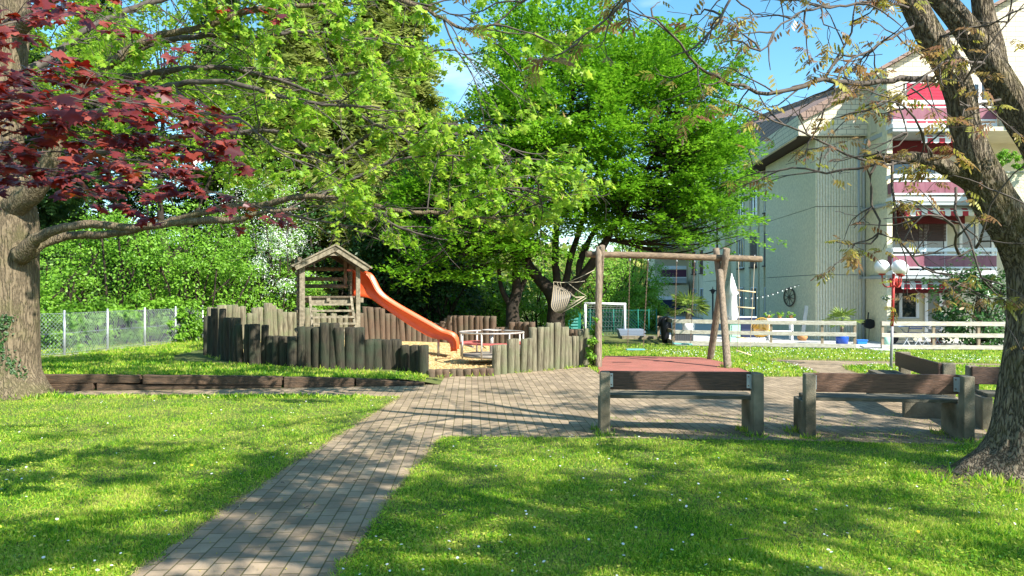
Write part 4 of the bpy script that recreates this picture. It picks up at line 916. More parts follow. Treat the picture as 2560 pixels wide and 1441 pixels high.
m = MB(); bx0, bx1 = X_(1420,33), X_(1452,33); m.box(bx0, bx1, 33, 33.5, -.15, .85); m.build('housing', M['greenm'], ub, bevel=.02)
m = MB()
for k in range(6): m.box(bx0+.12, bx1-.12, 32.97, 33.0, .0+k*.13, .07+k*.13)
m.build('louvre', mat('pale_green_metal', (.10,.36,.32), .5), ub)

# ------------------------------------------------------------------ things on the terrace
def fan_palm(loc, h, R, n, seed, label, cat='palm', trunk_r=.06, droop=.5):
    rg = np.random.default_rng(seed); t = thing('palm', loc, label, cat); m = MB()
    m.tube([(loc[0],loc[1],loc[2]),(loc[0],loc[1],loc[2]+h)], [trunk_r*1.1,trunk_r], 10, disp=lambda p,d,r: 1+.15*math.sin(p[2]*60)); m.build('trunk', M['pole'], t)
    P, N, T, S = [], [], [], []; st = MB()
    for k in range(n):
        a = rg.uniform(0, 2*math.pi); el = rg.uniform(-.25, 1.25); d = np.array([math.cos(a)*math.cos(el), math.sin(a)*math.cos(el), math.sin(el)])
        c0 = np.array(loc)+[0,0,h]; c1 = c0 + d*R*rg.uniform(.35,.6) - [0,0,.04]; st.tube([c0,(c0+c1)/2+[0,0,.03],c1], .006, 4)
        sd = nrm(np.cross(d, (0,0,1))); u = np.cross(sd, d)
        for q in np.linspace(-1.25, 1.25, 13):
            v = nrm(d*math.cos(q) + sd*math.sin(q) - np.array([0,0,.25*abs(q)])); P.append(c1); N.append(nrm(u + rg.normal(0,.15,3))); T.append(v); S.append(R*rg.uniform(.42,.6))
    st.build('stalk', M['lf_palm'], t)
    leaves('crown', (np.array([(0,-.02,0),(.35,-.045,0),(.75,-.03,-.06),(1,0,-.2),(.75,.03,-.06),(.35,.045,0),(0,.02,0)]), [[0,1,2,3,4,5,6]]), P, N, T, S, M['lf_palm'], t)
    return t
b = W(1721,810,28.2); b[2] = .55
fan_palm(b, .55, .85, 24, 3, 'fan palm with green yellow fronds in the white pot', trunk_r=.09)
pt = MB(); pt.lathe([(.01,0),(.20,0),(.24,.42),(.22,.42),(.20,.36),(.01,.36)], (b[0],b[1],.2), 20); tag(pt.build('plant_pot', M['white']), 'tall white pot holding the fan palm behind the fence corner', 'plant pot')
pb = thing('planter_box', (b[0]+.1, b[1], -.13), 'charcoal vertical board planter box under the white pot', 'planter')
m = MB(); x0, x1 = X_(1687,27.9), X_(1733,27.9)
for k in range(8): xx = x0+(x1-x0)*k/8; m.box(xx+.004, xx+(x1-x0)/8-.004, 27.85, 27.9, -.14, .22)
m.box(x0+.01, x1-.01, 27.9, 28.6, -.14, .19); m.build('box', M['planter'], pb); m = MB(); m.box(x0-.02, x1+.02, 27.82, 28.62, .21, .25); m.build('rim', M['greyp'], pb)
b = np.array([X_(2105,26.9), 26.9, -.13]); pt = MB(); pt.lathe([(.01,0),(.19,0),(.215,.22),(.225,.37),(.20,.37),(.19,.3),(.01,.3)], b, 24); tag(pt.build('plant_pot', M['bluep']), 'round glazed blue pot with the wind blown palm', 'plant pot')
fan_palm(b+[0,0,.3], .52, .68, 13, 8, 'wind blown palm on a thin trunk growing in the glazed blue pot')
b = np.array([X_(2153,27.3), 27.3, -.13]); pt = MB(); pt.prism([(b[0]-.16,b[1]-.1),(b[0]+.16,b[1]-.1),(b[0]+.16,b[1]+.12),(b[0]-.16,b[1]+.12)], -.13, .0); pt.v = [(x+(x-b[0])*.15*(z>-.05), y, z) for x,y,z in pt.v]
pt.box(b[0]-.2, b[0]+.2, b[1]-.13, b[1]+.15, 0, .025); tag(pt.build('tub', M['bluel'], bevel=.01), 'low bright blue plastic tub beside the blue pot', 'tub')
# furled parasol
b = np.array([X_(1829,27.3), 27.3, -.13]); pa = thing('parasol', b, 'furled white parasol standing beside the swing frame poles', 'parasol')
m = MB(); m.cyl(b, b+[0,0,2.5], .022, 8); m.build('pole', M['white'], pa); m = MB(); m.lathe([(.01,0),(.25,0),(.25,.06),(.03,.08)], b, 20); m.build('base', M['greyp'], pa)
ht = Z_(690,27.3)+.13; hb = Z_(797,27.3)+.13; V = []; n_ = 26; pr = [(.03,ht),(.07,ht-.12),(.11,ht-.35),(.20,ht-.62),(.155,ht-.68),(.17,ht-.95),(.19,hb+.35),(.20,hb+.12),(.15,hb)]
for r_, z in pr:
    for k in range(n_): a = 2*math.pi*k/n_; rr = r_*(1+.26*(1 if k%2 else -1)*(z<ht-.3)*.7 + .12*math.sin(a*3+z*4)); V.append((b[0]+rr*math.cos(a), b[1]+rr*math.sin(a), b[2]+z+(.06*math.sin(a*2+1) if z==hb else 0)))
m = MB(); m.add(V, [(i*n_+k, i*n_+(k+1)%n_, (i+1)*n_+(k+1)%n_, (i+1)*n_+k) for i in range(len(pr)-1) for k in range(n_)], True); m.build('canopy', M['cloth'], pa)
# yellow string chair
Yc = 26.9; c = np.array([X_(1905,Yc), Yc, -.13]); ch = thing('string_chair', c, 'yellow string garden chair with black legs behind the fence', 'garden chair')
m = MB(); rim_ = [(c[0]+.34*math.cos(a), c[1]-.12*math.sin(a)+.12, c[2]+.60+.34*math.sin(a)) for a in np.linspace(0, 2*math.pi, 32, endpoint=False)]; m.tube(rim_, .014, 6, closed=True)
ctr = np.array([c[0], c[1]+.02, c[2]+.36]); hub = [(c[0]+.13*math.cos(a), c[1]-.10+.12*math.sin(a), c[2]+.33) for a in np.linspace(0, 2*math.pi, 32, endpoint=False)]
for k in range(32): m.tube([rim_[k], (np.array(rim_[k])*.5+np.array(hub[k])*.5+[0,.05,-.03]), hub[k]], .008, 4)
m.build('seat', M['yellow'], ch)
for sx in (-1,1):
    for sy in (-1,1): m = MB(); m.cyl((c[0]+sx*.1,c[1]+sy*.08-.05,c[2]+.34),(c[0]+sx*.26,c[1]+sy*.22-.05,c[2]), .009, 6); m.build('leg', M['black'], ch)
# mint cupboard, navy lounge, shelf with plants, wagon wheel, plank, hose reel...
x0, x1 = X_(1826,27.1), X_(1851,27.1); cb = thing('cupboard', ((x0+x1)/2,27.3,-.13), 'small mint green cupboard under the furled parasol', 'cupboard')
m = MB(); m.box(x0, x1, 27.1, 27.5, -.05, .62); m.box(x0,x0+.04,27.1,27.14,-.13,-.05); m.box(x1-.04,x1,27.1,27.14,-.13,-.05); m.build('body', M['mint'], cb); m = MB(); m.box(x0+.05, x1-.05, 27.08, 27.1, .15, .55); m.build('door', M['mint'], cb)
m = MB(); m.box(x0-.04, x1+.04, 27.05, 27.55, .62, .65); m.build('top', M['white'], cb)
x0, x1 = X_(1853,28.8), X_(1912,28.8); sf = thing('garden_sofa', ((x0+x1)/2,29.2,-.13), 'navy cushioned garden sofa behind the yellow string chair', 'sofa')
m = MB(); m.box(x0, x1, 28.8, 29.6, .0, .30); m.build('seat', M['navy'], sf, bevel=.04); m = MB(); m.box(x0, x1, 29.6, 29.8, .0, .72); m.build('backrest', M['navy'], sf, bevel=.04); m = MB(); m.box(x0-.04, x1+.04, 28.78, 29.86, -.13, .0); m.build('frame', M['white'], sf)
m = MB(); m.box(x0-.1, x1+.05, 29.9, 29.98, .70, .76); m.build('shelf', M['white'], sf)
x0, x1 = X_(1915,29.3), X_(1988,29.3); sh = thing('plant_bench', ((x0+x1)/2,29.4,-.13), 'white bench of potted plants under the wagon wheel', 'plant bench')
m = MB(); m.box(x0, x1, 29.2, 29.6, .60, .70); m.build('top', M['white'], sh)
for xx in (x0+.1, x1-.15): m = MB(); m.box(xx, xx+.06, 29.25, 29.55, -.13, .6); m.build('leg', M['white'], sh)
m = MB(); m.box(x0, x1-.1, 29.25, 29.5, .18, .24); m.build('shelf', M['white'], sh)
def bush(name, c, rad, n, ls, m_, label, cat='shrub', group=None, seed=1, flat=.3, clumps=None, up=.6, stem=True, tmpl=OVAL, blos=None, root=None, cname='foliage'):
    rg = np.random.default_rng(seed); c = np.array(c, float); rad = np.array(rad, float)
    t = root or thing(name, (c[0], c[1], max(fall(c[1]), c[2]-rad[2])), label, cat, group)
    nc = clumps or max(12, n//60); d = nrm(rg.normal(0,1,(nc,3))); rr = rg.uniform(.55,1.0,(nc,1))**.7
    cc = c + d*rad*rr*(1+.18*rg.normal(0,1,(nc,1))); cs = rg.uniform(.11,.30,(nc,1))*rad.mean()
    idx = rg.integers(0, nc, n); v = nrm(rg.normal(0,1,(n,3)))*rg.random((n,1))**.4; P = cc[idx] + v*cs[idx]*[1.15,1.15,.8]
    out_ = nrm(P - c); N = nrm(out_*.4 + v*.8 + [0,0,up] + rg.normal(0,.45,(n,3))); T = nrm(out_ + rg.normal(0,.6,(n,3)) - [0,0,.25]); S = ls*rg.uniform(.7,1.3,n)
    k = (P[:,2] > fall(c[1]) + .02) & ((n < 6000) | (np.array([noise.noise(Vector((q[0]*1.1+seed, q[1]*1.1, q[2]*.9))) for q in cc])[idx] > -.16)); ct = np.clip(rg.normal(.5,.2,nc),0,1)[idx]*.6 + rg.random(n)*.4
    leaves(cname, tmpl, P[k], N[k], T[k], S[k], m_, t, tint=ct[k])
    if stem:
        tb = Tubes(); b0 = np.array([c[0], c[1], fall(c[1])-.05])
        for q in range(min(nc, 26)): e = cc[q]; tb.add(catmull([b0+rg.normal(0,.05,3)*[1,1,0], b0*.5+e*.5+rg.normal(0,.12,3)*rad.mean(), e], .4), np.linspace(.03,.008,len(catmull([b0,b0,e],.4)))[0]*.6*max(.3,min(1.6,rad.mean())), 5)
        tb.build('stem', M['barkd'], t)
    if blos:
        nb, m2, sz = blos; q = rg.integers(0, nc, nb); q = q[cc[q][:,2] > c[2]-rad[2]*.6]; v = nrm(rg.normal(0,1,(len(q),3))); P = cc[q] + v*cs[q]*1.05; leaves('blossom', DIA, P, nrm(v+rg.normal(0,.5,(len(q),3))), rg.normal(0,1,(len(q),3)), sz, m2, t)
    return t
for k, (px, lab) in enumerate(((1922,'small white flowering pot plant at the left end of the plant bench'), (1949,'low dark pot plant in the middle of the plant bench'), (1978,'white flowering pot plant near the plank end of the plant bench'))):
    c = np.array([X_(px,29.35), 29.35, .86]); t = bush('pot_plant', c, (.16,.12,.10), 160, .06, M['lf_hedge'], lab, 'pot plant', 'pot plants on the white bench', 40+k, stem=False, blos=(40, M['blos'], .04) if k != 1 else None)
    m = MB(); m.lathe([(.01,0),(.06,0),(.08,.12),(.01,.11)], (c[0],c[1],.70), 12); m.build('pot', M['terra'], t)
wp = fac(3.15,.05); wz = Z_(744,31.6); ww = thing('wagon_wheel', (*wp, wz-.7), 'old wooden wagon wheel hanging on the roughcast wall', 'wheel')
dv3, up3 = np.array([*dv,0]), np.array([0,0,1.0]); rw = .36
ww_r = .38; m = MB(); m.tube([np.array([*wp,wz]) + dv3*math.cos(a)*ww_r*2.0 + up3*math.sin(a)*ww_r for a in np.linspace(0,2*math.pi,36,endpoint=False)], .03, 6, closed=True); m.build('rim', M['wood'], ww)
m = MB(); c_ = np.array([*wp,wz]); m.sphere(c_+[-.03,0,0], .06, 12); m.build('hub', M['wood'], ww)
for k in range(10): a = 2*math.pi*k/10+.2; m = MB(); m.cyl(c_, c_ + dv3*math.cos(a)*ww_r*1.96 + up3*math.sin(a)*ww_r*.97, .014, 6); m.build('spoke', M['wood'], ww)
m = MB(); m.beam((X_(2004,29.6),29.55,-.13), (X_(2015,29.85),29.80,Z_(765,29.8)), .14, .04, (0,-1,0)); tag(m.build('plank', M['deck'], bevel=.005), 'pale plank leaning on the ribbed wall corner', 'plank')
m = MB(); m.lathe([(.01,0),(.13,0),(.19,.12),(.17,.2),(.01,.18)], (X_(2006,29.2),29.2,-.13), 16); tag(m.build('bowl', M['terra']), 'shallow terracotta bowl on the terrace below the plank', 'bowl')
hr = thing('hose_reel', (X_(2173,29.0),29.0,.55), 'black wall mounted hose reel beside the rain pipe', 'hose reel')
c_ = np.array([X_(2173,29.0),29.0,Z_(810,29.0)]); m = MB(); m.tube([c_+[0,-.12,0], c_+[0,.12,0]], .19, 8); m.build('drum', M['black'], hr, bevel=.01); m = MB(); m.tube([c_+[-.05,0,.15], c_+[-.04,.0,.35], c_+[.02,.1,.42]], .025, 6); m.tube([c_+[.0,0,-.18], c_+[.0,.05,-.6]], .012, 5); m.beam(c_+[-.28,0,-.02], c_+[-.15,0,.08], .03, .05); m.build('hose', M['black'], hr)
# hanging flower basket, thermometer, string lights, dark garden lantern, jacket
hb_ = thing('hanging_basket', (X_(2217,26.9),26.9,1.2), 'round hanging flower basket under the balcony left of the lamp post', 'hanging basket')
c_ = np.array([X_(2217,26.9), 26.9, Z_(745,26.9)]); m = MB(); m.tube([c_+[0,0,.16],(c_[0],c_[1],2.2)], .006, 4); m.build('chain', M['steel'], hb_)
m = MB()
for k in range(8): a = math.pi*k/4; m.tube([c_+[.16*math.cos(a),.16*math.sin(a),0], c_+[.13*math.cos(a),.13*math.sin(a),-.1], c_+[0,0,-.17]], .005, 4)
m.tube([c_+[.16*math.cos(a),.16*math.sin(a),0] for a in np.linspace(0,2*math.pi,16,endpoint=False)], .008, 4, closed=True); m.build('basket', M['steel'], hb_)
bush('x', c_+[0,0,.03], (.15,.15,.10), 220, .05, M['lf_lau'], '', root=hb_, seed=5, stem=False, blos=(60, leafmat('lilac', [(.35,.3,.5),(.6,.55,.7)], .2), .035))
sl = thing('string_lights', (X_(1930,28),28,1.9), 'string of small white bulbs sagging from the parasol to the wall', 'string lights')
pts = [W(1819,732,27.2), W(1845,741,27.4), W(1880,744,27.8), W(1920,738,28.3), W(1960,724,28.9), W(2000,711,29.7)]; pts = catmull(pts, .1); m = MB(); m.tube(pts, .006, 4); m.build('cord', M['dark'], sl)
for k in range(2, len(pts)-1, 3): m = MB(); m.sphere(pts[k]-[0,0,.04], .026, 8); m.build('bulb', M['globe'], sl)
gl = thing('garden_lantern', (X_(1782,33),33,-.15), 'slim black garden lantern in front of the ribbed pilaster', 'lantern')
m = MB(); m.cyl((X_(1782,33),33,-.15),(X_(1782,33),33,1.6), .035, 8); m.build('pole', M['dark'], gl); m = MB(); m.lathe([(.03,0),(.10,.14),(.18,.16),(.02,.24),(.01,.34)], (X_(1782,33),33,1.6), 12); m.build('lamp_head', M['dark'], gl)
jk = MB(); c_ = np.array([X_(1663,28.3), 28.3, .55])
for a, b_ in (((0,0,.30),(0,0,-.65)),):
    jk.tube([c_+[0,0,.28], c_+[0,0,.2], c_+[0,0,-.15], c_+[-.02,0,-.5], c_+[-.03,0,-.75]], [.05,.17,.2,.13,.07], 12, wob=.5); jk.tube([c_+[-.13,0,.2], c_+[-.24,-.02,-.1]], [.08,.06], 8, wob=.4)
tag(jk.build('jacket', M['black']), 'black jacket hung over the corner of the side fence', 'jacket')
# folding table and chairs in front of the ground floor window
ft = thing('folding_table', (X_(2300,27.2),27.2,-.13), 'blue topped folding table on crossed metal legs behind the white fence', 'table')
x0, x1 = X_(2235,27.2), X_(2360,27.2); m = MB(); m.box(x0, x1, 26.9, 27.6, .50, .53); m.build('table_top', mat('blue_top', (.10,.17,.33), .5), ft)
for xx in (x0+.3, x1-.5): m = MB(); m.beam((xx,26.95,-.13),(xx+.4,27.5,.5), .03, .03); m.beam((xx+.4,26.95,-.13),(xx,27.5,.5), .03, .03); m.build('leg', M['steel'], ft)
for k, (px, Y, lab) in enumerate(((2282,26.4,'folding slatted chair with dark blue backrest at the folding table'), (2330,26.5,'folding slatted chair nearest the laurel bush'), (2352,28.1,'folding slatted chair on the wall side of the table'))):
    c = np.array([X_(px,Y), Y, -.13]); t = thing('folding_chair', c, lab, 'folding chair', 'folding chairs round the terrace table'); m = MB()
    for s_ in (-.2,.2): m.beam(c+[s_-.14,0,0], c+[s_+.14,.0,.45], .02, .025); m.beam(c+[s_+.14,.05,0], c+[s_-.14,.05,.45], .02, .025)
    m.build('legs', M['steel'], t); m = MB()
    for q in range(5): m.box(c[0]-.22, c[0]+.22, c[1]-.16+q*.08, c[1]-.1+q*.08, .31, .325)
    m.build('seat', M['greyp'] if k else M['navy'], t); m = MB()
    for q in range(4): m.box(c[0]-.22, c[0]+.22, c[1]-.2, c[1]-.18, .45+q*.07, .5+q*.07)
    m.build('backrest', M['greyp'] if k else M['navy'], t)
m = MB(); m.lathe([(.01,0),(.09,0),(.12,.3),(.01,.28)], (X_(2218,26.6),26.6,-.13), 14); tag(m.build('bucket', M['mint']), 'pale bucket standing just inside the white fence', 'bucket')
m = MB(); c_ = np.array([X_(2240,27),27.3,.1]); m.tube([c_+[0,-.06,0],c_+[0,.06,0]], .23, 20); tag(m.build('tyre', M['black'], bevel=.03), 'black round tyre leaning below the window', 'tyre')
m = MB(); m.box(X_(2334,27.8), X_(2352,27.8), 27.7, 28.0, -.13, .12); tag(m.build('crate', M['redseat']), 'small red crate under the folding table', 'crate')
# timber pile and pool beyond the swing
m = MB()
for k in range(5): m.box(X_(1553,31)-.02*k, X_(1612,31)+.05*(k%2), 31+.03*k, 31.9, -.15+k*.07, -.09+k*.07)
tag(m.build('plank_pile', mat('blue_grey_board', (.20,.25,.32), .6)), 'pile of blue grey boards on the grass by the green fence', 'plank pile')
m = MB(); m.box(X_(1555,30.5), X_(1640,30.5), 30.4, 30.9, -.17, -.04); tag(m.build('timber_edging', M['woodl']), 'long low pale timber edging in the grass before the board pile', 'edging')
# hammock chair in the hornbeam
M['hamm'] = mat('hammock_cloth', (.27,.22,.15), .9)
Yh = 24.6; hc = thing('hammock_chair', W(1410,790,Yh), 'striped hammock chair strung sideways between tree limbs', 'hammock chair')
Wp = lambda x, y, dy=0: W(x, y, Yh+dy)
cols = 9; rows_ = 10; L_ = catmull([Wp(1384,712,0),Wp(1380,745,-.2),Wp(1378,768,-.3),Wp(1388,780,-.2),Wp(1400,783,.1)], .05); Rr = catmull([Wp(1410,720,.4),Wp(1427,735,.1),Wp(1421,760,.0),Wp(1408,778,.05),Wp(1402,784,.2)], .05)
rsm = lambda P, n: np.stack([np.interp(np.linspace(0,1,n), np.linspace(0,1,len(P)), P[:,k]) for k in range(3)], 1)
L_, Rr = rsm(L_, 14), rsm(Rr, 14)
for par, mm in ((0,'rope'),(1,'dark')):
    m = MB()
    for q in range(par, 18, 2):
        t0, t1 = q/18, (q+1)/18; A_ = L_*(1-t0)+Rr*t0; B_ = L_*(1-t1)+Rr*t1; V = np.concatenate([A_, B_]); n_ = 14
        m.add(V, [(i, i+1, n_+i+1, n_+i) for i in range(n_-1)])
    m.build('striped_cloth', M['hamm'] if mm == 'rope' else M['dark'], hc, solid=.004)
m = MB()
for a, b_ in (((1384,705,0),(1420,706,.3)), ((1384,705,0),(1384,714,0)), ((1420,706,.3),(1487,675,.4)), ((1420,708,.3),(1466,741,.2)), ((1402,784,.1),(1466,745,.2)), ((1420,706,.3),(1462,703,.3)), ((1392,705,0),(1397,716,.1)), ((1400,705,.1),(1404,719,.2))):
    m.tube([Wp(*a), (Wp(*a)+Wp(*b_))/2-[0,0,.02], Wp(*b_)], .01, 5)
for k in range(9): t = k/8; m.tube([Rr[int(2+t*10)], Rr[int(2+t*10)]*.5+Wp(1455,745,.2)*.5-[0,0,.1*(1-t)], Wp(1462,742,.2)], .006, 4)
m.build('rope', M['rope'], hc)
# ------------------------------------------------------------------ trees
def bark(kx, kz, amp, fine=0):
    def f(p, d, r):
        a = math.atan2(d[1], d[0]); v = noise.noise(Vector((math.cos(a)*kx, math.sin(a)*kx, p[2]*kz + p[0]*.3)))
        w = noise.noise(Vector((math.cos(a)*kx*2.7, math.sin(a)*kx*2.7, p[2]*kz*2.2)))
        big = noise.noise(Vector((d[0]*1.3+p[0]*.2, d[1]*1.3, p[2]*.8)))
        return 1 + amp*(abs(v)*2-.5) + amp*.6*w + .09*big
    return f
def sprout(tb, P0, D0, L, R, rg, tips, depth, bend=(0,0,-.1), n=6, side=5, kids=3, spread=.8, shrink=.6, jit=.16, kidrange=(.35,1.0), tmin=.0025):
    p = np.array(P0, float); d = nrm(D0); pts = [p.copy()]; ds = [d.copy()]
    for i in range(n):
        d = nrm(d + rg.normal(0,jit,3) + np.array(bend)/n); p = p + d*L/n; pts.append(p.copy()); ds.append(d.copy())
    rr = np.linspace(R, max(R*.35, tmin), len(pts)); tb.add(pts, rr, side)
    if depth <= 0: tips.append((pts[-1], ds[-1])); tips.append((pts[-2]*.5+pts[-3]*.5, nrm(ds[-2]+rg.normal(0,.6,3)))); return
    for k in range(kids):
        t = rg.uniform(*kidrange)*n; i = min(int(t), n-1); q = pts[i] + (pts[i+1]-pts[i])*(t-i); dd = nrm(ds[i] + rg.normal(0,spread,3)*[1,1,.65])
        sprout(tb, q, dd, L*shrink*rg.uniform(.7,1.2), rr[i]*.6, rg, tips, depth-1, bend, max(3,n-1), max(3,side-1), kids, spread, shrink, jit, kidrange, tmin)
    tips.append((pts[-1], ds[-1]))
def along(P, step):
    s = np.concatenate([[0], np.cumsum(np.linalg.norm(np.diff(P,axis=0),axis=1))]); q = np.arange(step*.5, s[-1], step)
    X = np.stack([np.interp(q, s, P[:,k]) for k in range(3)], 1); T = nrm(np.stack([np.interp(q, s, np.gradient(P,axis=0)[:,k]) for k in range(3)], 1)); return X, T, q/s[-1]
def pxl(L): return np.array([[*W(a,b,c)] for a,b,c in L])

# ---- 1. rough walnut on the right ------------------------------------------------
wt = thing('walnut_tree', (4.8, 7.35, 0), 'leaning walnut tree with furrowed mossy trunk and young bronze leaves', 'tree')
Yt = 7.35
trunk = [(2545,1215,Yt,.46),(2548,1190,Yt,.42),(2556,1150,Yt,.35),(2566,1090,Yt,.315),(2578,1000,Yt,.29),(2590,900,Yt,.275),(2596,800,Yt,.265),(2594,720,Yt,.265),(2582,655,Yt,.25),(2548,590,Yt-.05,.225),(2505,535,Yt-.1,.195),(2462,460,Yt-.15,.175),(2436,390,Yt-.2,.14),(2414,320,Yt-.2,.128),(2404,250,Yt-.2,.124),(2376,175,Yt-.2,.122),(2326,95,Yt-.2,.116),(2282,10,Yt-.2,.108),(2235,-90,Yt-.2,.10),(2200,-230,Yt-.3,.075),(2180,-400,Yt-.4,.05)]
def limb_arr(L): return np.array([[*W(a,b,c), r] for a,b,c,r in L])
def put_trunk(mb, L, n, step=.035, dsp=None, sc=1.0):
    Q = catmull(limb_arr(L), step); mb.tube(Q[:,:3], Q[:,3]*sc, n, disp=dsp, cap=True); return Q
m = MB(); wd = bark(3.4, 1.1, .10)
def rootflare(p, d, r, f0=wd):
    v = f0(p, d, r); a = math.atan2(d[1], d[0]); z = max(0, .35 - p[2])/.35
    return v * (1 + z**1.6*(.20 + .22*max(0, math.sin(a*4+1.2))))
T1 = put_trunk(m, trunk, 56, .04, rootflare)
B1 = put_trunk(m, [(2600,640,Yt,.15),(2620,500,Yt+.05,.155),(2606,390,Yt+.1,.150),(2556,300,Yt+.1,.142),(2500,205,Yt+.1,.130),(2448,120,Yt+.1,.118),(2395,48,Yt+.1,.108),(2335,-25,Yt+.1,.10),(2260,-130,Yt+.1,.09),(2190,-280,Yt,.06)], 40, .05, wd)
B2 = put_trunk(m, [(2500,190,Yt+.1,.08),(2478,110,Yt+.15,.10),(2462,50,Yt+.2,.095),(2452,-20,Yt+.2,.09),(2445,-160,Yt+.3,.07),(2440,-330,Yt+.4,.05)], 28, .05, wd)
S1_ = put_trunk(m, [(2436,455,Yt-.1,.12),(2395,437,Yt-.15,.085),(2350,412,Yt-.2,.072),(2290,396,Yt-.25,.06),(2235,398,Yt-.3,.048),(2195,392,Yt-.3,.035),(2160,391,Yt-.3,.026)], 24, .04, wd)
m.build('trunk', M['barkw'], wt)
tb = Tubes(); tips = []; rg = np.random.default_rng(5)
limbs = [
 [(2330,200,Yt-.2),(2250,198,Yt-.4),(2150,208,Yt-.6),(2060,198,Yt-.8),(1990,224,Yt-1.0),(1925,232,Yt-1.1),(1860,217,Yt-1.2),(1795,196,Yt-1.3),(1745,165,Yt-1.4),(1700,110,Yt-1.5),(1640,52,Yt-1.6),(1560,20,Yt-1.7)],
 [(2060,198,Yt-.8),(2110,120,Yt-.7),(2135,40,Yt-.6),(2150,-60,Yt-.6)],
 [(2270,402,Yt-.3),(2190,410,Yt-.5),(2110,385,Yt-.6),(2040,350,Yt-.7),(1970,320,Yt-.8),(1900,285,Yt-.9),(1850,262,Yt-1)],
 [(2235,402,Yt-.3),(2150,425,Yt-.1),(2060,430,Yt),(1980,420,Yt+.1),(1900,432,Yt+.2),(1840,452,Yt+.3)],
 [(2230,400,Yt-.4),(2237,500,Yt-.5),(2243,590,Yt-.5),(2300,660,Yt-.5),(2370,690,Yt-.5),(2450,740,Yt-.4)],
 [(2390,470,Yt-.3),(2400,560,Yt-.5),(2440,640,Yt-.6),(2462,700,Yt-.6),(2520,760,Yt-.6)],
 [(2190,410,Yt-.4),(2175,470,Yt-.4),(2200,590,Yt-.5),(2150,610,Yt-.5),(2090,605,Yt-.5)],
 [(2300,420,Yt-.3),(2330,400,Yt-.7),(2300,330,Yt-1.0),(2260,270,Yt-1.2),(2210,255,Yt-1.4),(2140,290,Yt-1.5)],
 [(2290,60,Yt-.2),(2200,110,Yt-.6),(2120,160,Yt-1.0),(2080,240,Yt-1.2),(2040,300,Yt-1.3)],
 [(2280,20,Yt-.2),(2180,10,Yt-.8),(2060,20,Yt-1.3),(1960,60,Yt-1.7),(1900,130,Yt-1.9),(1870,100,Yt-2)],
 [(2235,-90,Yt-.2),(2100,-120,Yt-.8),(1950,-80,Yt-1.4),(1850,-20,Yt-1.8),(1790,60,Yt-2.1),(1740,130,Yt-2.3)],
 [(2200,-230,Yt-.3),(2000,-260,Yt-1),(1800,-200,Yt-1.6),(1650,-100,Yt-2),(1570,0,Yt-2.2),(1500,60,Yt-2.3),(1430,110,Yt-2.4)],
 [(2180,-400,Yt-.3),(1950,-400,Yt-.9),(1700,-300,Yt-1.4),(1500,-180,Yt-1.6),(1380,-60,Yt-1.6),(1300,10,Yt-1.7)],
 [(2460,160,Yt),(2380,150,Yt-.6),(2300,200,Yt-1),(2250,260,Yt-1.2),(2270,340,Yt-1.3),(2200,380,Yt-1.3)],
 [(2440,620,Yt-.2),(2460,560,Yt-.5),(2500,470,Yt-.6),(2580,400,Yt-.8)],
 [(2400,640,Yt-.4),(2380,560,Yt-1),(2300,540,Yt-1.2),(2260,600,Yt-1.2)],
 [(2500,250,Yt),(2400,260,Yt-.5),(2420,180,Yt-.8),(2500,80,Yt-1),(2560,10,Yt-1)],
 [(2330,95,Yt-.2),(2420,70,Yt-.7),(2480,60,Yt-1),(2560,20,Yt-1.2)],
 [(2440,-330,Yt+.4),(2600,-380,Yt),(2750,-300,Yt-.8),(2800,-100,Yt-1.4)],
 [(2452,-20,Yt+.2),(2600,-100,Yt+1),(2800,-150,Yt+1.8)],
 [(2235,-90,Yt),(2150,-160,Yt+1.2),(2000,-200,Yt+2.2),(1850,-150,Yt+3)],
]
for k, L in enumerate(limbs):
    P = catmull(pxl(L), .12); P[1:-1] += rg.normal(0,.010,(len(P)-2,3)); r0 = .030 if k in (0,10,11,12) else .014; tb.add(P, np.linspace(r0, .005, len(P)), 7)
    X, T, q = along(P, .27)
    for x, t, f in zip(X, T, q):
        if f < .12: continue
        for _ in range(1 if rg.random() < .55 else 2):
            d = nrm(t*.5 + rg.normal(0,.75,3)*[1,1,.75] + [0,0,.0]); sprout(tb, x, d, rg.uniform(.22,.62), .0085, rg, tips, 1 if rg.random() < .7 else 0, bend=(0,0,-.1), n=5, side=4, kids=2, spread=.7, jit=.20, tmin=.0028)
    tips.append((P[-1], nrm(P[-1]-P[-2])))
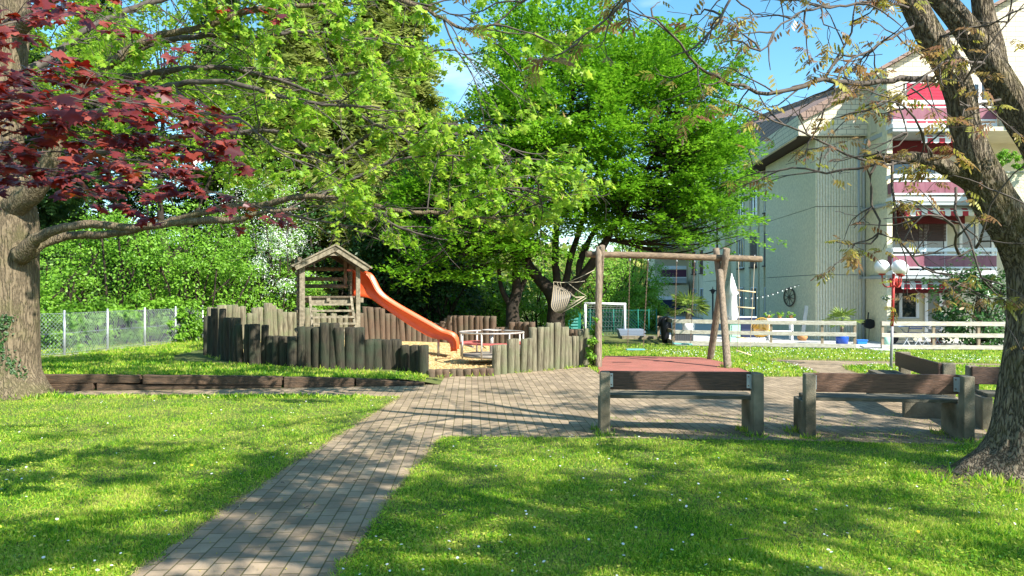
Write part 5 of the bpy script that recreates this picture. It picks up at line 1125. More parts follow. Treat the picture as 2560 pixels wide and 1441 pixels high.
# unseen walnuts added out of view, their crowns dapple the lawns with shade
extra = []
tb.build('branches', M['twig'], wt)
shade_tree_back = thing('walnut_tree', (9.6, -1.6, 0), 'unseen walnut added behind the viewer on the right to cast dappled shade', 'tree')
m = MB(); T2 = catmull(np.array([(9.6,-1.6,-.1,.34),(9.55,-1.5,1,.28),(9.3,-1.2,3,.24),(8.6,-.8,5,.18),(7.8,-.2,7,.12),(7.2,.3,9,.06)]), .1); m.tube(T2[:,:3], T2[:,3], 24, disp=wd); m.build('trunk', M['barkw'], shade_tree_back); tb = Tubes()
for k in range(45):
    a = rg.uniform(0, 2*math.pi); rad = 4.6*rg.random()**.5; tgt = np.array([7.2 + rad*math.cos(a)*1.25, .1 + rad*math.sin(a)*.8, rg.uniform(4.6, 8.6)])
    if k > 26: tgt = np.array([rg.uniform(-2.5, 4.5), rg.uniform(-4, 3.5), rg.uniform(5.2, 8.4)])
    if tgt[1] > 1.2 and (CH + .42*max(tgt[1],.5)) > tgt[2] - .9: tgt[2] = CH + .42*tgt[1] + rg.uniform(.9, 2.0)
    st = T2[rg.integers(int(len(T2)*.5), len(T2))][:3]; mid = st*.5 + tgt*.5 + [0,0,.5]; P = catmull(np.array([st, mid, tgt]), .3); tb.add(P, np.linspace(.045, .01, len(P)), 5)
    X, T, q = along(P, .45)
    for x, t, f in zip(X, T, q):
        if f > .3: sprout(tb, x, nrm(t*.5+rg.normal(0,.7,3)), rg.uniform(.5,1.1), .009, rg, extra, 1, n=4, side=3, kids=2)
tb.build('branches', M['twig'], shade_tree_back)
shade_tree_right = thing('walnut_tree', (11.6, 4.2, 0), 'unseen walnut added beyond the right edge to shade the paved square', 'tree')  # added unseen tree, its boughs dapple the paved square
m = MB(); T3 = catmull(np.array([(11.6,4.2,-.1,.34),(11.5,4.2,1,.28),(11.0,4.4,3,.22),(10.2,4.7,5,.16),(9.4,5,7,.1)]), .1); m.tube(T3[:,:3], T3[:,3], 24, disp=wd); m.build('trunk', M['barkw'], shade_tree_right); tb = Tubes(); right = []
for k in range(22):
    tgt = np.array([rg.uniform(6.6, 11), rg.uniform(2.0, 9.0), rg.uniform(5.0, 8.4)])
    if tgt[0]/tgt[1] < .86: continue
    st = T3[rg.integers(int(len(T3)*.5), len(T3))][:3]; P = catmull(np.array([st, st*.5+tgt*.5+[0,0,.4], tgt]), .3); tb.add(P, np.linspace(.045, .01, len(P)), 5)
    X, T, q = along(P, .4)
    for x, t, f in zip(X, T, q):
        if f > .3 and x[0]/max(x[1],.1) > .82: sprout(tb, x, nrm(t*.5+rg.normal(0,.6,3)), rg.uniform(.4,1.0), .009, rg, right, 1, n=4, side=3, kids=2)
tb.build('branches', M['twig'], shade_tree_right)
def walnut_leaves(tp, per, smin, smax, name, root=None):
    P, N, T, S = [], [], [], []
    for p, d in tp:
        for _ in range(rg.integers(*per)):
            t = nrm(d*.35 + rg.normal(0,.75,3)*[1,1,.35] + [0,0,-.08]); u = nrm(np.array([.1,-.25,1]) + rg.normal(0,.35,3)); P.append(p); T.append(t); N.append(u); S.append(rg.uniform(smin, smax))
    return leaves(name, WALNUT, P, N, T, S, M['lf_wal'], root or wt)
tips = [tp for tp in tips if noise.noise(Vector(tp[0]*1.6)) > rg.normal(-.06,.12)]
walnut_leaves(tips, (1,5), .07, .185, 'crown')
extra = [tp for tp in extra if noise.noise(Vector(tp[0]*.8)) > rg.normal(.06,.12)]
walnut_leaves(extra, (3,6), .28, .46, 'crown', shade_tree_back)
right = [tp for tp in right if tp[0][0]/max(tp[0][1],.1) > .74 and noise.noise(Vector(tp[0]*.8)) > rg.normal(-.05,.12)]
walnut_leaves(right, (2,5), .22, .36, 'crown', shade_tree_right)

# ---- 2. big maple on the left ------------------------------------------------------
mt = thing('maple_tree', (-8.5, 12.9, 0), 'huge grey barked maple with long low limbs and fresh yellow green leaves', 'tree')
Ym = 12.9; m = MB(); md = bark(2.2, .5, .045)
def rf2(p, d, r, f0=md):
    v = f0(p, d, r); a = math.atan2(d[1], d[0]); z = max(0, .75 - p[2])/.75
    return v * (1 + z**2*(.10 + .30*max(0, math.sin(a*3+2.6)) + .15*max(0, math.sin(a*5))))
trunk = [(16,1000,Ym,.62),(14,965,Ym,.56),(12,930,Ym,.52),(14,880,Ym,.50),(18,800,Ym,.485),(20,720,Ym,.475),(18,640,Ym,.47),(20,560,Ym,.46),(10,480,Ym,.42),(0,400,Ym,.37),(4,300,Ym,.335),(12,200,Ym,.315),(20,100,Ym,.29),(28,0,Ym,.27),(34,-120,Ym,.24),(36,-300,Ym,.19),(40,-520,Ym,.13),(42,-700,Ym,.08)]
TM = put_trunk(m, trunk, 64, .07, rf2)
LM = [
 ([(50,640,Ym-.3,.17),(90,600,Ym-.5,.10),(150,572,Ym-.6,.070),(230,561,Ym-.7,.062),(330,568,Ym-.8,.056),(430,560,Ym-.9,.05),(520,551,Ym-1,.055),(600,549,Ym-1.1,.042),(660,530,Ym-1.2,.03),(760,520,Ym-1.2,.02)], 1),
 ([(60,640,Ym-.1,.15),(105,610,Ym,.085),(170,590,Ym+.1,.07),(250,588,Ym+.1,.064),(330,576,Ym,.060),(420,556,Ym-.2,.055),(490,535,Ym-.4,.05),(570,519,Ym-.6,.048),(650,515,Ym-.8,.046),(720,497,Ym-1,.043),(800,492,Ym-1.1,.039),(900,507,Ym-1.2,.038),(1010,531,Ym-1.3,.032),(1110,532,Ym-1.3,.026),(1210,545,Ym-1.4,.018),(1330,535,Ym-1.5,.01)], 1),
 ([(30,520,Ym-.2,.22),(90,470,Ym-.4,.17),(118,420,Ym-.5,.15),(135,360,Ym-.6,.125),(165,290,Ym-.6,.105),(230,205,Ym-.7,.085),(310,135,Ym-.8,.072),(400,88,Ym-.8,.06),(500,70,Ym-.9,.045),(620,30,Ym-1,.05),(760,15,Ym-1.1,.035),(900,8,Ym-1.2,.02)], 1),
 ([(300,140,Ym-.8,.08),(390,105,Ym-.5,.062),(500,90,Ym-.4,.045),(620,95,Ym-.2,.036),(760,80,Ym,.028),(900,95,Ym,.018),(1040,120,Ym,.01)], 1),
 ([(14,200,Ym-.1,.09),(120,150,Ym+.6,.07),(240,60,Ym+1.2,.05),(400,0,Ym+1.8,.06),(560,-40,Ym+2,.04)], 0),
 ([(160,300,Ym-.6,.07),(300,262,Ym-1,.05),(420,215,Ym-1.3,.045),(560,205,Ym-1.5,.038),(700,240,Ym-1.7,.03),(820,262,Ym-1.8,.022),(950,270,Ym-1.9,.012)], 1),
 ([(240,210,Ym-.7,.06),(400,180,Ym-.2,.05),(560,170,Ym+.2,.042),(720,200,Ym+.5,.036),(880,185,Ym+.7,.03),(1000,150,Ym+.8,.022),(1120,125,Ym+.8,.014),(1200,160,Ym+.8,.008)], 1),
 ([(120,420,Ym-.5,.06),(260,380,Ym-.3,.05),(420,345,Ym,.042),(560,335,Ym+.2,.036),(700,330,Ym+.4,.03),(820,390,Ym+.5,.026),(940,330,Ym+.6,.018),(1080,310,Ym+.6,.012)], 1),
 ([(20,100,Ym,.12),(200,-60,Ym-1,.10),(450,-110,Ym-2,.08),(700,-90,Ym-2.8,.06),(900,-40,Ym-3.3,.04),(1050,20,Ym-3.6,.028),(1160,70,Ym-3.8,.018),(1250,60,Ym-3.9,.01)], 1),
 ([(700,200,Ym+.4,.03),(850,260,Ym,.026),(980,330,Ym-.4,.02),(1100,330,Ym-.7,.016),(1220,350,Ym-.9,.012),(1330,400,Ym-1,.008)], 1),
 ([(800,492,Ym-1.1,.03),(900,440,Ym-1.0,.024),(1000,400,Ym-.9,.018),(1120,390,Ym-.9,.013),(1240,400,Ym-.9,.008)], 1),
 ([(900,507,Ym-1.2,.026),(980,560,Ym-1.5,.02),(1050,585,Ym-1.7,.014),(1120,600,Ym-1.8,.008)], 1),
 ([(650,515,Ym-.8,.025),(740,540,Ym-1.2,.02),(840,560,Ym-1.5,.014),(930,570,Ym-1.7,.008)], 1),
 ([(1110,532,Ym-1.3,.02),(1190,490,Ym-1.4,.014),(1290,470,Ym-1.5,.01),(1390,500,Ym-1.6,.006)], 1),
 ([(430,215,Ym-1.3,.03),(500,280,Ym-1.6,.024),(600,300,Ym-1.8,.018),(700,380,Ym-2.0,.012),(780,420,Ym-2.0,.008)], 1),
 ([(36,-300,Ym,.1),(-200,-420,Ym-1.5,.08),(-500,-300,Ym-3,.05)], 0),
 ([(10,300,Ym,.12),(-200,160,Ym-1,.08),(-450,100,Ym-2,.05)], 0),
 ([(40,-520,Ym,.08),(200,-700,Ym+1,.05),(500,-650,Ym+1,.03)], 0),
]
tb = Tubes(); tips = []; rg = np.random.default_rng(21)
def hang_line(p):                                    # how far a point hangs below the bottom of the crown
    sx_, sy_ = 1280 + p[0]/p[1]*F, HZ - (p[2]-CH)/p[1]*F
    return sy_ - np.interp(sx_, [0,600,700,760,930,1000,1150,1300,1400], [470,490,560,585,585,600,610,570,530])
for L, fl_ in LM:
    Q = catmull(limb_arr(L), .10); Q[1:-1,:3] += rg.normal(0,.008,(len(Q)-2,3))
    if L[0][3] > .09: m.tube(Q[:,:3], Q[:,3], 20, disp=md)
    else: tb.add(Q[:,:3], Q[:,3], 8)
    X, T, q = along(Q[:,:3], .34)
    for x, t, f in zip(X, T, q):
        if f < (.30 if L[0][3] > .12 else .1) : continue
        if hang_line(x) > -22: continue
        for _ in range(2 if rg.random() < .6 else 1):
            d = nrm(t*.7 + rg.normal(0,.6,3)*[1,1,.55] + [0,0,.05]); sprout(tb, x, d, rg.uniform(.55,1.25)*(1 if fl_ else 1.6), .013, rg, tips, 2 if rg.random() < .33 else 1, bend=(0,0,-.25), n=5, side=4, kids=3, spread=.6, jit=.15, tmin=.0035)
m.build('trunk', M['bark'], mt); tb.build('branches', M['twig'], mt)
P, N, T, S, P2 = [], [], [], [], []
for p, d in tips:
    sx_, sy_ = 1280 + p[0]/p[1]*F, HZ - (p[2]-CH)/p[1]*F     # how low the boughs hang, seen against the tower
    if sy_ > np.interp(sx_, [0,600,700,760,930,1000,1150,1300,1400], [470,490,560,585,585,600,610,570,530]) + rg.normal(0,12): continue
    if noise.noise(Vector(p*.9)) < rg.normal(-.04,.09): continue
    k = rg.integers(4, 9)
    for _ in range(k):
        a = rg.uniform(0, 2*math.pi); t = nrm(np.array([math.cos(a), math.sin(a), -.75]) + d*.5 + rg.normal(0,.25,3)); P.append(p + t*.03 + rg.normal(0,.035,3)); T.append(t); N.append(nrm(np.array([0,0,.7]) + t*[1,1,0]*.9 + rg.normal(0,.35,3))); S.append(rg.uniform(.055,.125))
    if rg.random() < .45: P2.append(p)
leaves('crown', MAPLE, P, N, T, S, M['lf_maple'], mt)
P2 = np.repeat(np.array(P2), 4, 0); n = len(P2); P2 = P2 + rg.normal(0,.03,(n,3)); leaves('blossom', (np.array([(0,-.05,0),(1,-.08,0),(1,.08,0),(0,.05,0)]), [[0,1,2,3]]), P2, rg.normal(0,1,(n,3)), rg.normal(0,.25,(n,3))-[0,0,1], rg.uniform(.05,.09,n), M['tassel'], mt)

# ---- 3. red maple reaching in from the left, close to the camera --------------------
rm = thing('red_maple', (-5.6, 3.0, 0), 'purple red maple whose leafy boughs hang in from the left', 'tree')
m = MB(); m.tube(catmull(np.array([(-5.6,3.0,-.1),(-5.55,3.05,1.2),(-5.5,3.1,2.4),(-5.3,3.1,3.6),(-5.2,3.0,5.0)]), .15), [.2]*0 or .13, 16, disp=md); m.build('trunk', M['bark'], rm)
tb = Tubes(); tips = []; rg = np.random.default_rng(33)
RL = [
 ([(-700,330,3.6),(-300,300,4.0),(-60,250,4.2),(80,260,4.3),(180,250,4.4),(300,255,4.5),(400,270,4.6),(480,310,4.7),(540,350,4.8)], 1.0),
 ([(-700,330,3.6),(-200,220,4.2),(40,200,4.6),(150,160,4.7),(260,190,4.8),(350,210,4.9),(430,250,5.0),(520,290,5.1)], 1.0),
 ([(-700,400,3.6),(-200,380,4.0),(30,330,4.3),(150,320,4.4),(260,340,4.6),(360,350,4.8),(450,360,5.0),(540,390,5.2)], .9),
 ([(-700,300,3.4),(-200,120,3.8),(0,60,4.0),(60,20,4.1),(130,20,4.2)], .8),
 ([(-700,300,3.4),(-200,160,3.6),(0,180,3.8),(60,190,3.9),(100,230,3.9)], .7),
 ([(-700,450,3.6),(-200,430,4.2),(60,380,4.8),(200,385,5.2),(330,400,5.6),(440,400,5.8)], .6),
 ([(-700,450,3.6),(-100,420,4.6),(60,420,5.2),(180,430,5.6),(280,455,5.9),(370,475,6.1),(470,440,6.2)], .45),
 ([(200,385,5.2),(330,425,5.8),(430,450,6.1),(520,480,6.4),(600,500,6.6),(670,530,6.7)], .45),
 ([(60,420,5.2),(160,460,5.8),(260,490,6.0),(330,520,6.1)], .35),
 ([(-700,300,3.4),(-100,60,4.5),(120,20,5.0),(250,40,5.3),(330,75,5.4),(390,100,5.5)], .35),
 ([(-700,200,3.4),(0,-60,5.0),(300,-60,6.0),(500,-30,6.6),(600,0,6.8),(650,20,6.8)], .25),
]
PP, NN, TT, SS = [], [], [], []
root_ = np.array([-5.45,3.1,3.0])
for L, dens in RL:
    Q = pxl(L); 
    if L[0][0] < -600: Q[0] = root_ + rg.normal(0,.05,3)
    P_ = catmull(Q, .08); P_[1:-1] += rg.normal(0,.006,(len(P_)-2,3)); tb.add(P_, np.linspace(.012, .003, len(P_)), 6)
    X, T, q = along(P_, (.056 if dens >= .9 else .075)/ max(.35,dens)**.5)
    for x, t, f in zip(X, T, q):
        if x[0]/x[1] < -.86: continue
        for _ in range(2):
            d = nrm(t*.8 + rg.normal(0,.6,3)*[1,1,.35]); L_ = rg.uniform(.08,.30); e = x + d*L_ + [0,0,-.03]; tb.add(np.array([x, x+d*L_*.5, e]), np.array([.0028,.002,.0015]), 4)
            for _ in range(3):
                a = rg.uniform(0, 2*math.pi); tt = nrm(np.array([math.cos(a)*.9+.25, math.sin(a)*.8-.35, -.42]) + rg.normal(0,.15,3)); PP.append(e + rg.normal(0,.02,3)); TT.append(tt); NN.append(nrm(np.array([.22,-.40,.95]) + rg.normal(0,.30,3))); SS.append(rg.uniform(.05,.118))
tb.build('branches', M['twig'], rm); leaves('crown', MAPLE, PP, NN, TT, SS, M['lf_red'], rm)

# ---- 4. the big hornbeam, 5. its smaller neighbour -------------------------------------
def sprays(name, centres, dirs, n_per, L, w, ls, m_, root, rg, droop=.3):
    """flat leafy sprays; each is a fan of small leaves on a short twig"""
    c = np.repeat(centres, n_per, 0); d = np.repeat(dirs, n_per, 0); n = len(c); u = rg.random((n,1)); 
    sd = nrm(np.cross(d, [0,0,1])); up = np.cross(sd, d)
    lat = (rg.random((n,1))*2-1)*(1-u*.75)*w; P = c + d*u*L + sd*lat + up*(rg.normal(0,.045,(n,1)) - 0) - np.array([0,0,1])*(droop*u**2*L*.6 + abs(lat)*.25)
    N = nrm(up*.8 + np.array([0,0,.45]) + rg.normal(0,.42,(n,3))); T = nrm(d*.8 + sd*np.sign(lat)*.8 + rg.normal(0,.3,(n,3)) - [0,0,.25])
    ct = np.repeat(np.clip(rg.normal(.5,.22,len(centres)),0,1), n_per)*.55 + rg.random(n)*.45
    return leaves(name, OVAL, P, N, T, ls*rg.uniform(.75,1.3,n), m_, root, tint=ct)
def broadtree(name, label, base, stems, env, nspray, nper, leafsize, m_, seed, L=1.0, w=.42, sil=None, tr=.28, fork=1.0):
    """env: list of (centre, radii) ellipsoids of the crown"""
    rg = np.random.default_rng(seed); t = thing(name, base, label, 'tree'); mb = MB(); tb = Tubes(); base = np.array(base, float); md_ = bark(2.5, .6, .07)
    C, D = [], []
    tot = sum(r[0]*r[1]*r[2] for _, r in env)
    for (c, r) in env:
        c, r = np.array(c, float), np.array(r, float); k = int(nspray*r.prod()/tot)
        v = nrm(rg.normal(0,1,(k,3))); rad = rg.uniform(.42,1.0,(k,1))**.55; lump = np.array([[1+.26*noise.noise(Vector(q*2.3)*1.0+Vector((seed,0,0)))+.22*noise.noise(Vector(q*5.3))] for q in v])
        P = c + v*r*rad*lump; C.append(P); o = v*r; o = nrm(o*[1,1,.8]); D.append(nrm(o*[1,1,.55] + np.array([0,0,.28]) + np.clip(o[:,2:3],0,1)*np.array([0,0,1.1]) + rg.normal(0,.25,(k,3))))
    C = np.vstack(C); D = np.vstack(D)
    keep = (C[:,2] > .9) & (np.array([noise.noise(Vector((q[0]*.75+seed, q[1]*.75, q[2]*1.25))) for q in C]) > rg.normal(-.13,.06,len(C))); C, D = C[keep], D[keep]
    top = base + [0,0,fork]
    for S in stems:                                    # each stem: list of world points + radius
        Q = catmull(np.array(S, float), .15); mb.tube(Q[:,:3], Q[:,3], 18, disp=md_)
    SP = np.vstack([catmull(np.array(S, float), .4)[1:, :3] for S in stems])
    for k in range(0, len(C), 2):
        e = C[k]; dist = np.linalg.norm(SP - e, axis=1) + .8*np.maximum(0, SP[:,2]-e[2]+.3); s = SP[np.argmin(dist)]
        mid = s*.45 + e*.55 + [0,0,-.10*np.linalg.norm(e-s)] + rg.normal(0,.12,3); P = catmull(np.array([s, mid, e]), .35); L_ = np.linalg.norm(e-s)
        tb.add(P, np.linspace(.008+.010*L_, .006, len(P)), 4)
    mb.build('trunk', M['barkd'], t); tb.build('branches', M['barkd'], t)
    sprays('crown', C - D*L*.4, D, nper, L, w, leafsize, m_, t, rg)
    return t
Yh_ = 26.0
def st(L): return [[*W(a,b,c), r] for a,b,c,r in L]
ht_ = [st([(1390,830,Yh_,.34),(1390,790,Yh_,.30),(1392,762,Yh_,.30),(1375,728,Yh_,.24),(1345,695,Yh_,.20),(1315,650,Yh_-.2,.16),(1300,560,Yh_-.4,.12),(1290,430,Yh_-.6,.08),(1300,280,Yh_-.6,.04)]),
 st([(1398,765,Yh_,.24),(1420,730,Yh_,.22),(1448,700,Yh_,.19),(1480,660,Yh_-.2,.15),(1540,560,Yh_-.3,.11),(1620,420,Yh_-.4,.07),(1680,250,Yh_-.4,.03)]),
 st([(1392,745,Yh_,.18),(1392,700,Yh_,.14),(1388,640,Yh_,.12),(1395,520,Yh_,.10),(1420,350,Yh_,.07),(1440,150,Yh_,.03)]),
 st([(1405,740,Yh_,.14),(1418,690,Yh_,.12),(1428,640,Yh_,.10),(1480,480,Yh_+.3,.08),(1530,300,Yh_+.5,.05),(1560,120,Yh_+.5,.03)]),
 st([(1448,700,Yh_,.12),(1452,650,Yh_,.11),(1500,560,Yh_+1,.08),(1600,480,Yh_+1.5,.06),(1720,420,Yh_+1.5,.03)]),
 st([(1345,700,Yh_,.12),(1320,670,Yh_-.5,.10),(1250,600,Yh_-1.5,.07),(1180,560,Yh_-2,.04)])]
e_ = lambda px, py, Y, rx, ry, rz: (tuple(W(px,py,Y)), (rx,ry,rz))
broadtree('hornbeam', 'big bright green many stemmed hornbeam between the play tower and the house', G(1390,838), ht_,
 [e_(1500,330,26.2,4.4,3.6,3.3), e_(1380,190,26,2.6,2.3,2.5), e_(1330,360,25.4,2.6,2.3,2.4), e_(1660,420,25.6,3.0,2.3,2.3), e_(1690,230,26,2.2,2.0,2.1), e_(1740,540,25.2,1.9,1.5,1.0), e_(1580,530,25.2,1.8,1.5,.9), e_(1300,520,24.8,2.4,1.9,1.7), e_(1180,620,24.2,1.9,1.4,1.15), e_(1060,650,23.9,1.3,1.1,.75), e_(1500,100,26,1.4,1.2,1.1), e_(1310,110,26,1.1,1.0,1.3), e_(1750,150,26,1.2,1.1,1.3), e_(1640,110,26,1.2,1.1,1.0), e_(1790,570,24.8,1.4,1.0,.55), e_(1810,400,25.3,1.3,1.1,1.1)],
 3500, 74, .12, M['lf_horn'], 4, L=1.45, w=.42)
st2 = [st([(1284,830,25.3,.26),(1282,790,25.3,.22),(1282,765,25.3,.2),(1292,730,25.3,.17),(1290,680,25.3,.13),(1300,600,25.3,.1),(1290,450,25.3,.05)]),
 st([(1278,765,25.3,.12),(1262,740,25.3,.09),(1252,715,25.3,.075),(1245,660,25.3,.06),(1230,560,25.3,.04)]), st([(1296,735,25.3,.09),(1312,700,25.3,.08),(1320,650,25.3,.06),(1340,560,25.4,.03)])]
broadtree('hornbeam', 'smaller shaded hornbeam with forked trunk left of the big hornbeam', G(1283,845), st2,
 [e_(1200,470,26.4,3.2,1.6,1.9), e_(1150,580,26.0,2.3,1.4,1.0), e_(1080,480,27,2.4,1.4,1.8)], 900, 55, .115, M['lf_horn'], 9, L=1.0, w=.45)

broadtree('lime_tree', 'pale green lime tree beyond the chain link fence behind the red maple boughs', (X_(420,29), 29, -.2), [[(X_(420,29),29,-.3,.2),(X_(420,29),29,2.5,.17),(X_(400,29),29,5,.12),(X_(410,29),29,9,.05)], [(X_(420,29),29,2.5,.1),(X_(500,29),29,5,.07),(X_(560,29),29,7.5,.04)]],
 [e_(330,260,29,2.8,2,3.0), e_(480,300,29,2.6,2,2.6), e_(590,330,29,1.8,1.6,1.9), e_(220,200,29,2.4,2,2.6), e_(440,120,29,2.4,1.8,2.2)], 900, 48, .14, M['lf_lime'], 14, L=1.2, w=.45)
# ---- 6. background trees and shrubs -----------------------------------------------------
def conifer(name, label, base, h, r, n, m_, seed, droop=.35, group=None, low=.06, fs=.5, hang=0.0, trn=.16):
    rg = np.random.default_rng(seed); t = thing(name, base, label, 'tree', group); base = np.array(base, float); mb = MB()
    mb.tube([base+[0,0,h*q] for q in np.linspace(-.01,1,14)], np.linspace(trn, .02, 14), 10); mb.build('trunk', M['barkd'], t); tb = Tubes()
    P, N, T, S, ct = [], [], [], [], []
    for k in range(n):
        f = rg.uniform(low, 1)**.9; a = rg.uniform(0, 2*math.pi); R = r*(1.03-f)**.8*rg.uniform(.65,1.1)*(1 + .12*math.sin(a*3+seed)); d = np.array([math.cos(a), math.sin(a), 0]); s = base + [0,0,h*f]
        pts = [s + d*R*u + [0,0,-droop*R*u + .25*R*u*u] for u in (0,.35,.7,1)]; tb.add(pts, [.03,.02,.012,.006], 3); tn = rg.random()
        nl = int(8 + R*16)
        for _ in range(nl):
            u = rg.uniform(.12,1)**.75; q = s + d*R*u + [0,0,-droop*R*u + .25*R*u*u] + rg.normal(0,.05,3); sg = rg.choice([-1,1])
            if hang and rg.random() < hang: tv = np.array([rg.normal(0,.15), rg.normal(0,.15), -1.0]); nn_ = rg.normal(0,1,3)
            else: tv = nrm(d*rg.uniform(.2,1) + np.array([-d[1],d[0],0])*sg*rg.uniform(.2,1) + [0,0,rg.uniform(-.5,.05)]); nn_ = np.array([0,0,1]) + rg.normal(0,.35,3)
            P.append(q); T.append(tv); N.append(nn_); S.append(fs*rg.uniform(.6,1.25)*(1.6 if hang and tv[2] < -.9 else 1)); ct.append(tn*.5+rg.random()*.5)
    tb.build('branches', M['barkd'], t); leaves('crown', FROND, P, N, T, S, m_, t, tint=np.array(ct)); return t
gB = 'conifers behind the playground'
cons = [(560, 33, 15, 4.2, 260, 'lf_spr', .0, 'tall dark spruce behind the chain link fence, farthest left of the conifers'), (250, 37, 17, 4.6, 260, 'lf_spr', .1, 'tall dark spruce seen above the red maple boughs'),
 (760, 31.5, 17, 4.3, 420, 'lf_con', .75, 'weeping yellow green conifer left of the play tower roof'), (960, 33, 18, 4.4, 440, 'lf_con', .6, 'weeping conifer with brownish hanging twigs behind the slide'),
 (1110, 36, 9.5, 3.6, 220, 'lf_spr', .2, 'dark conifer half hidden behind the two hornbeams'), (60, 30, 13, 3.6, 220, 'lf_spr', .1, 'dark spruce just right of the grey maple trunk')]
for k, (px, Y, h, r, n, m_, hg, lab) in enumerate(cons): conifer('conifer', lab, (X_(px,Y), Y, -.2), h, r, n, M[m_], 60+k, group=gB, hang=hg, fs=.62 if hg > .5 else .6)
for k, (px, Y, z, rr, lab) in enumerate(((830, 27.6, 2.2, (2.0,1.2,2.9), 'dark yew behind the play tower on its left side'), (960, 28.0, 1.9, (2.2,1.2,2.4), 'dark yew behind the top of the orange slide'), (1090, 28.6, 1.6, (1.9,1.2,1.9), 'dark yew behind the lower end of the orange slide'))):
    bush('yew', (X_(px,Y), Y, z), rr, 9000, .13, M['lf_dark'], lab, 'shrub', 'dark yews behind the play tower', 80+k, clumps=170)
hg = 'light green hedge shrubs behind the chain link fence'
HB = [(130,21.5,1.3,(1.4,1.6,1.3),'hedge shrub right beside the maple trunk behind the fence'), (255,22.3,1.9,(1.9,1.4,2.1),'tall light hedge shrub behind the second fence post'),
 (380,23.0,2.2,(1.9,1.4,2.3),'tallest light hedge shrub under the long maple limb'), (500,23.6,1.9,(1.7,1.3,2.1),'rounded hedge shrub at the far end of the chain link fence'),
 (600,25.0,1.7,(1.7,1.3,1.9),'light hedge shrub left of the white blossoming hawthorn'), (700,25.6,1.2,(1.6,1.2,1.4),'low light shrub left of the play tower'), (30,19.5,1.2,(1.3,1.4,1.3),'hedge shrub mostly hidden behind the maple trunk')]
for k, (px, Y, z, rr, lab) in enumerate(HB): bush('hedge_shrub', (X_(px,Y), Y, z), rr, 11000, .085, M['lf_hedge'], lab, 'shrub', hg, 100+k, clumps=190, up=.4)
LOW = [(190,19.9,.6,(1.2,.6,.65)),(320,21.3,.6,(1.2,.6,.7)),(430,22.3,.7,(1.2,.6,.8)),(490,22.8,.6,(.8,.6,.8))]
for k, (px, Y, z, rr) in enumerate(LOW): bush('fence_shrub', (X_(px,Y)-.6, Y-.2, z+.2), rr, 2600, .10, M['lf_hedge'], ['low leafy shrub against the chain link mesh by the first post','low leafy shrub against the middle bays of the chain link mesh','low leafy shrub behind the last full bay of the chain link mesh','low leafy shrub growing over the end of the chain link fence'][k], 'shrub', 'low shrubs along the chain link fence', 120+k, clumps=50)
bush('hawthorn', (X_(655,27), 27, 3.9), (1.9,1.3,2.2), 9000, .09, M['lf_hedge'], 'hawthorn covered in white blossom behind the hedge', 'tree', None, 131, clumps=160, blos=(3200, M['blos'], .05))
bush('hawthorn', (X_(700,25.2), 25.2, 2.5), (.95,.8,1.6), 2600, .09, M['lf_hedge'], 'white flowering branch mass left beside the play tower roof', 'shrub', None, 132, clumps=60, blos=(7000, M['blos'], .05))
LB = [(1140,29.5,.9,(2.4,1.2,1.05),'low bright shrub behind the brown stakes under the smaller hornbeam'), (1215,30.5,1.1,(2.0,1.2,1.2),'bright rounded shrub between the slide end and the smaller hornbeam'), (1340,30.5,1.1,(1.7,1.2,1.3),'bright shrub between the two hornbeam trunks'),
 (1010,30.5,1.2,(1.7,1.0,1.3),'shaded low shrub behind the middle of the slide'), (1450,38,1.8,(2.6,1.6,2.1),'bright shrub behind the football goal on its left'), (1530,39,2.5,(2.4,1.8,2.9),'tall bright shrub above the football goal'),
 (1610,37,.9,(1.2,1.0,1.0),'low brownish hedge bush behind the board pile'), (1590,44,3.2,(1.6,1.8,3.0),'slim bright shrub beside the far balconies')]
for k, (px, Y, z, rr, lab) in enumerate(LB): bush('garden_shrub', (X_(px,Y), Y, z), rr, 7500, .11, M['lf_hedge'] if k not in (3,) else M['lf_dark'], lab, 'shrub', 'bright shrubs beyond the play area', 140+k, clumps=140, up=.7)
bush('laurel', (X_(2440,26.4), 26.4, 1.25), (1.35,1.0,1.45), 10500, .12, M['lf_lau'], 'big dark glossy laurel bush growing through the white fence', 'shrub', None, 160, clumps=170, up=.9)
bush('climbing_plant', (X_(1483,17.9), 17.9, .55), (.16,.25,.55), 900, .075, M['lf_hedge'], 'leafy weed plant between the stake wall and the swing post', 'plant', None, 161, clumps=22)
bush('balcony_plant', (X_(2540,25.6), 25.6, 6.1), (.9,.3,.32), 1500, .09, M['lf_hedge'], 'leafy plant trailing over the concrete balcony edge', 'plant', None, 162, clumps=26, stem=False, root=None)
# distant wooded hill and tree belt that closes the horizon
import itertools
def belt(name, label, x0, x1, Y, h, n, ls, m_, seed, dY=3):
    rg = np.random.default_rng(seed); x = rg.uniform(x0, x1, n); hh_ = h*(.75+.25*np.array([noise.noise(Vector((v*.12, seed, 0)))+.6*noise.noise(Vector((v*.4, seed, 3))) for v in x])+.1)
    z = hh_*rg.random(n)**.7; P = np.stack([x, Y + rg.normal(0,dY,n), z], 1); N = rg.normal(0,.5,(n,3)) + [0,-.5,.8]; T = rg.normal(0,1,(n,3)); o = leaves(name, OVAL, P, N, T, ls*rg.uniform(.7,1.3,n), m_, None); return tag(o, label, None, None, 'stuff')
belt('far_woodland', 'distant mass of woodland on the horizon', -160, 60, 95, 8, 26000, 1.1, M['lf_con'], 3, 6)
xs_ = np.linspace(-500, 500, 60); V = []; 
for x in xs_:
    hgt = 22 + 10*noise.noise(Vector((x*.006, 3, 0))); V += [(x,240,-1),(x,300,hgt*.6),(x,420,hgt)]
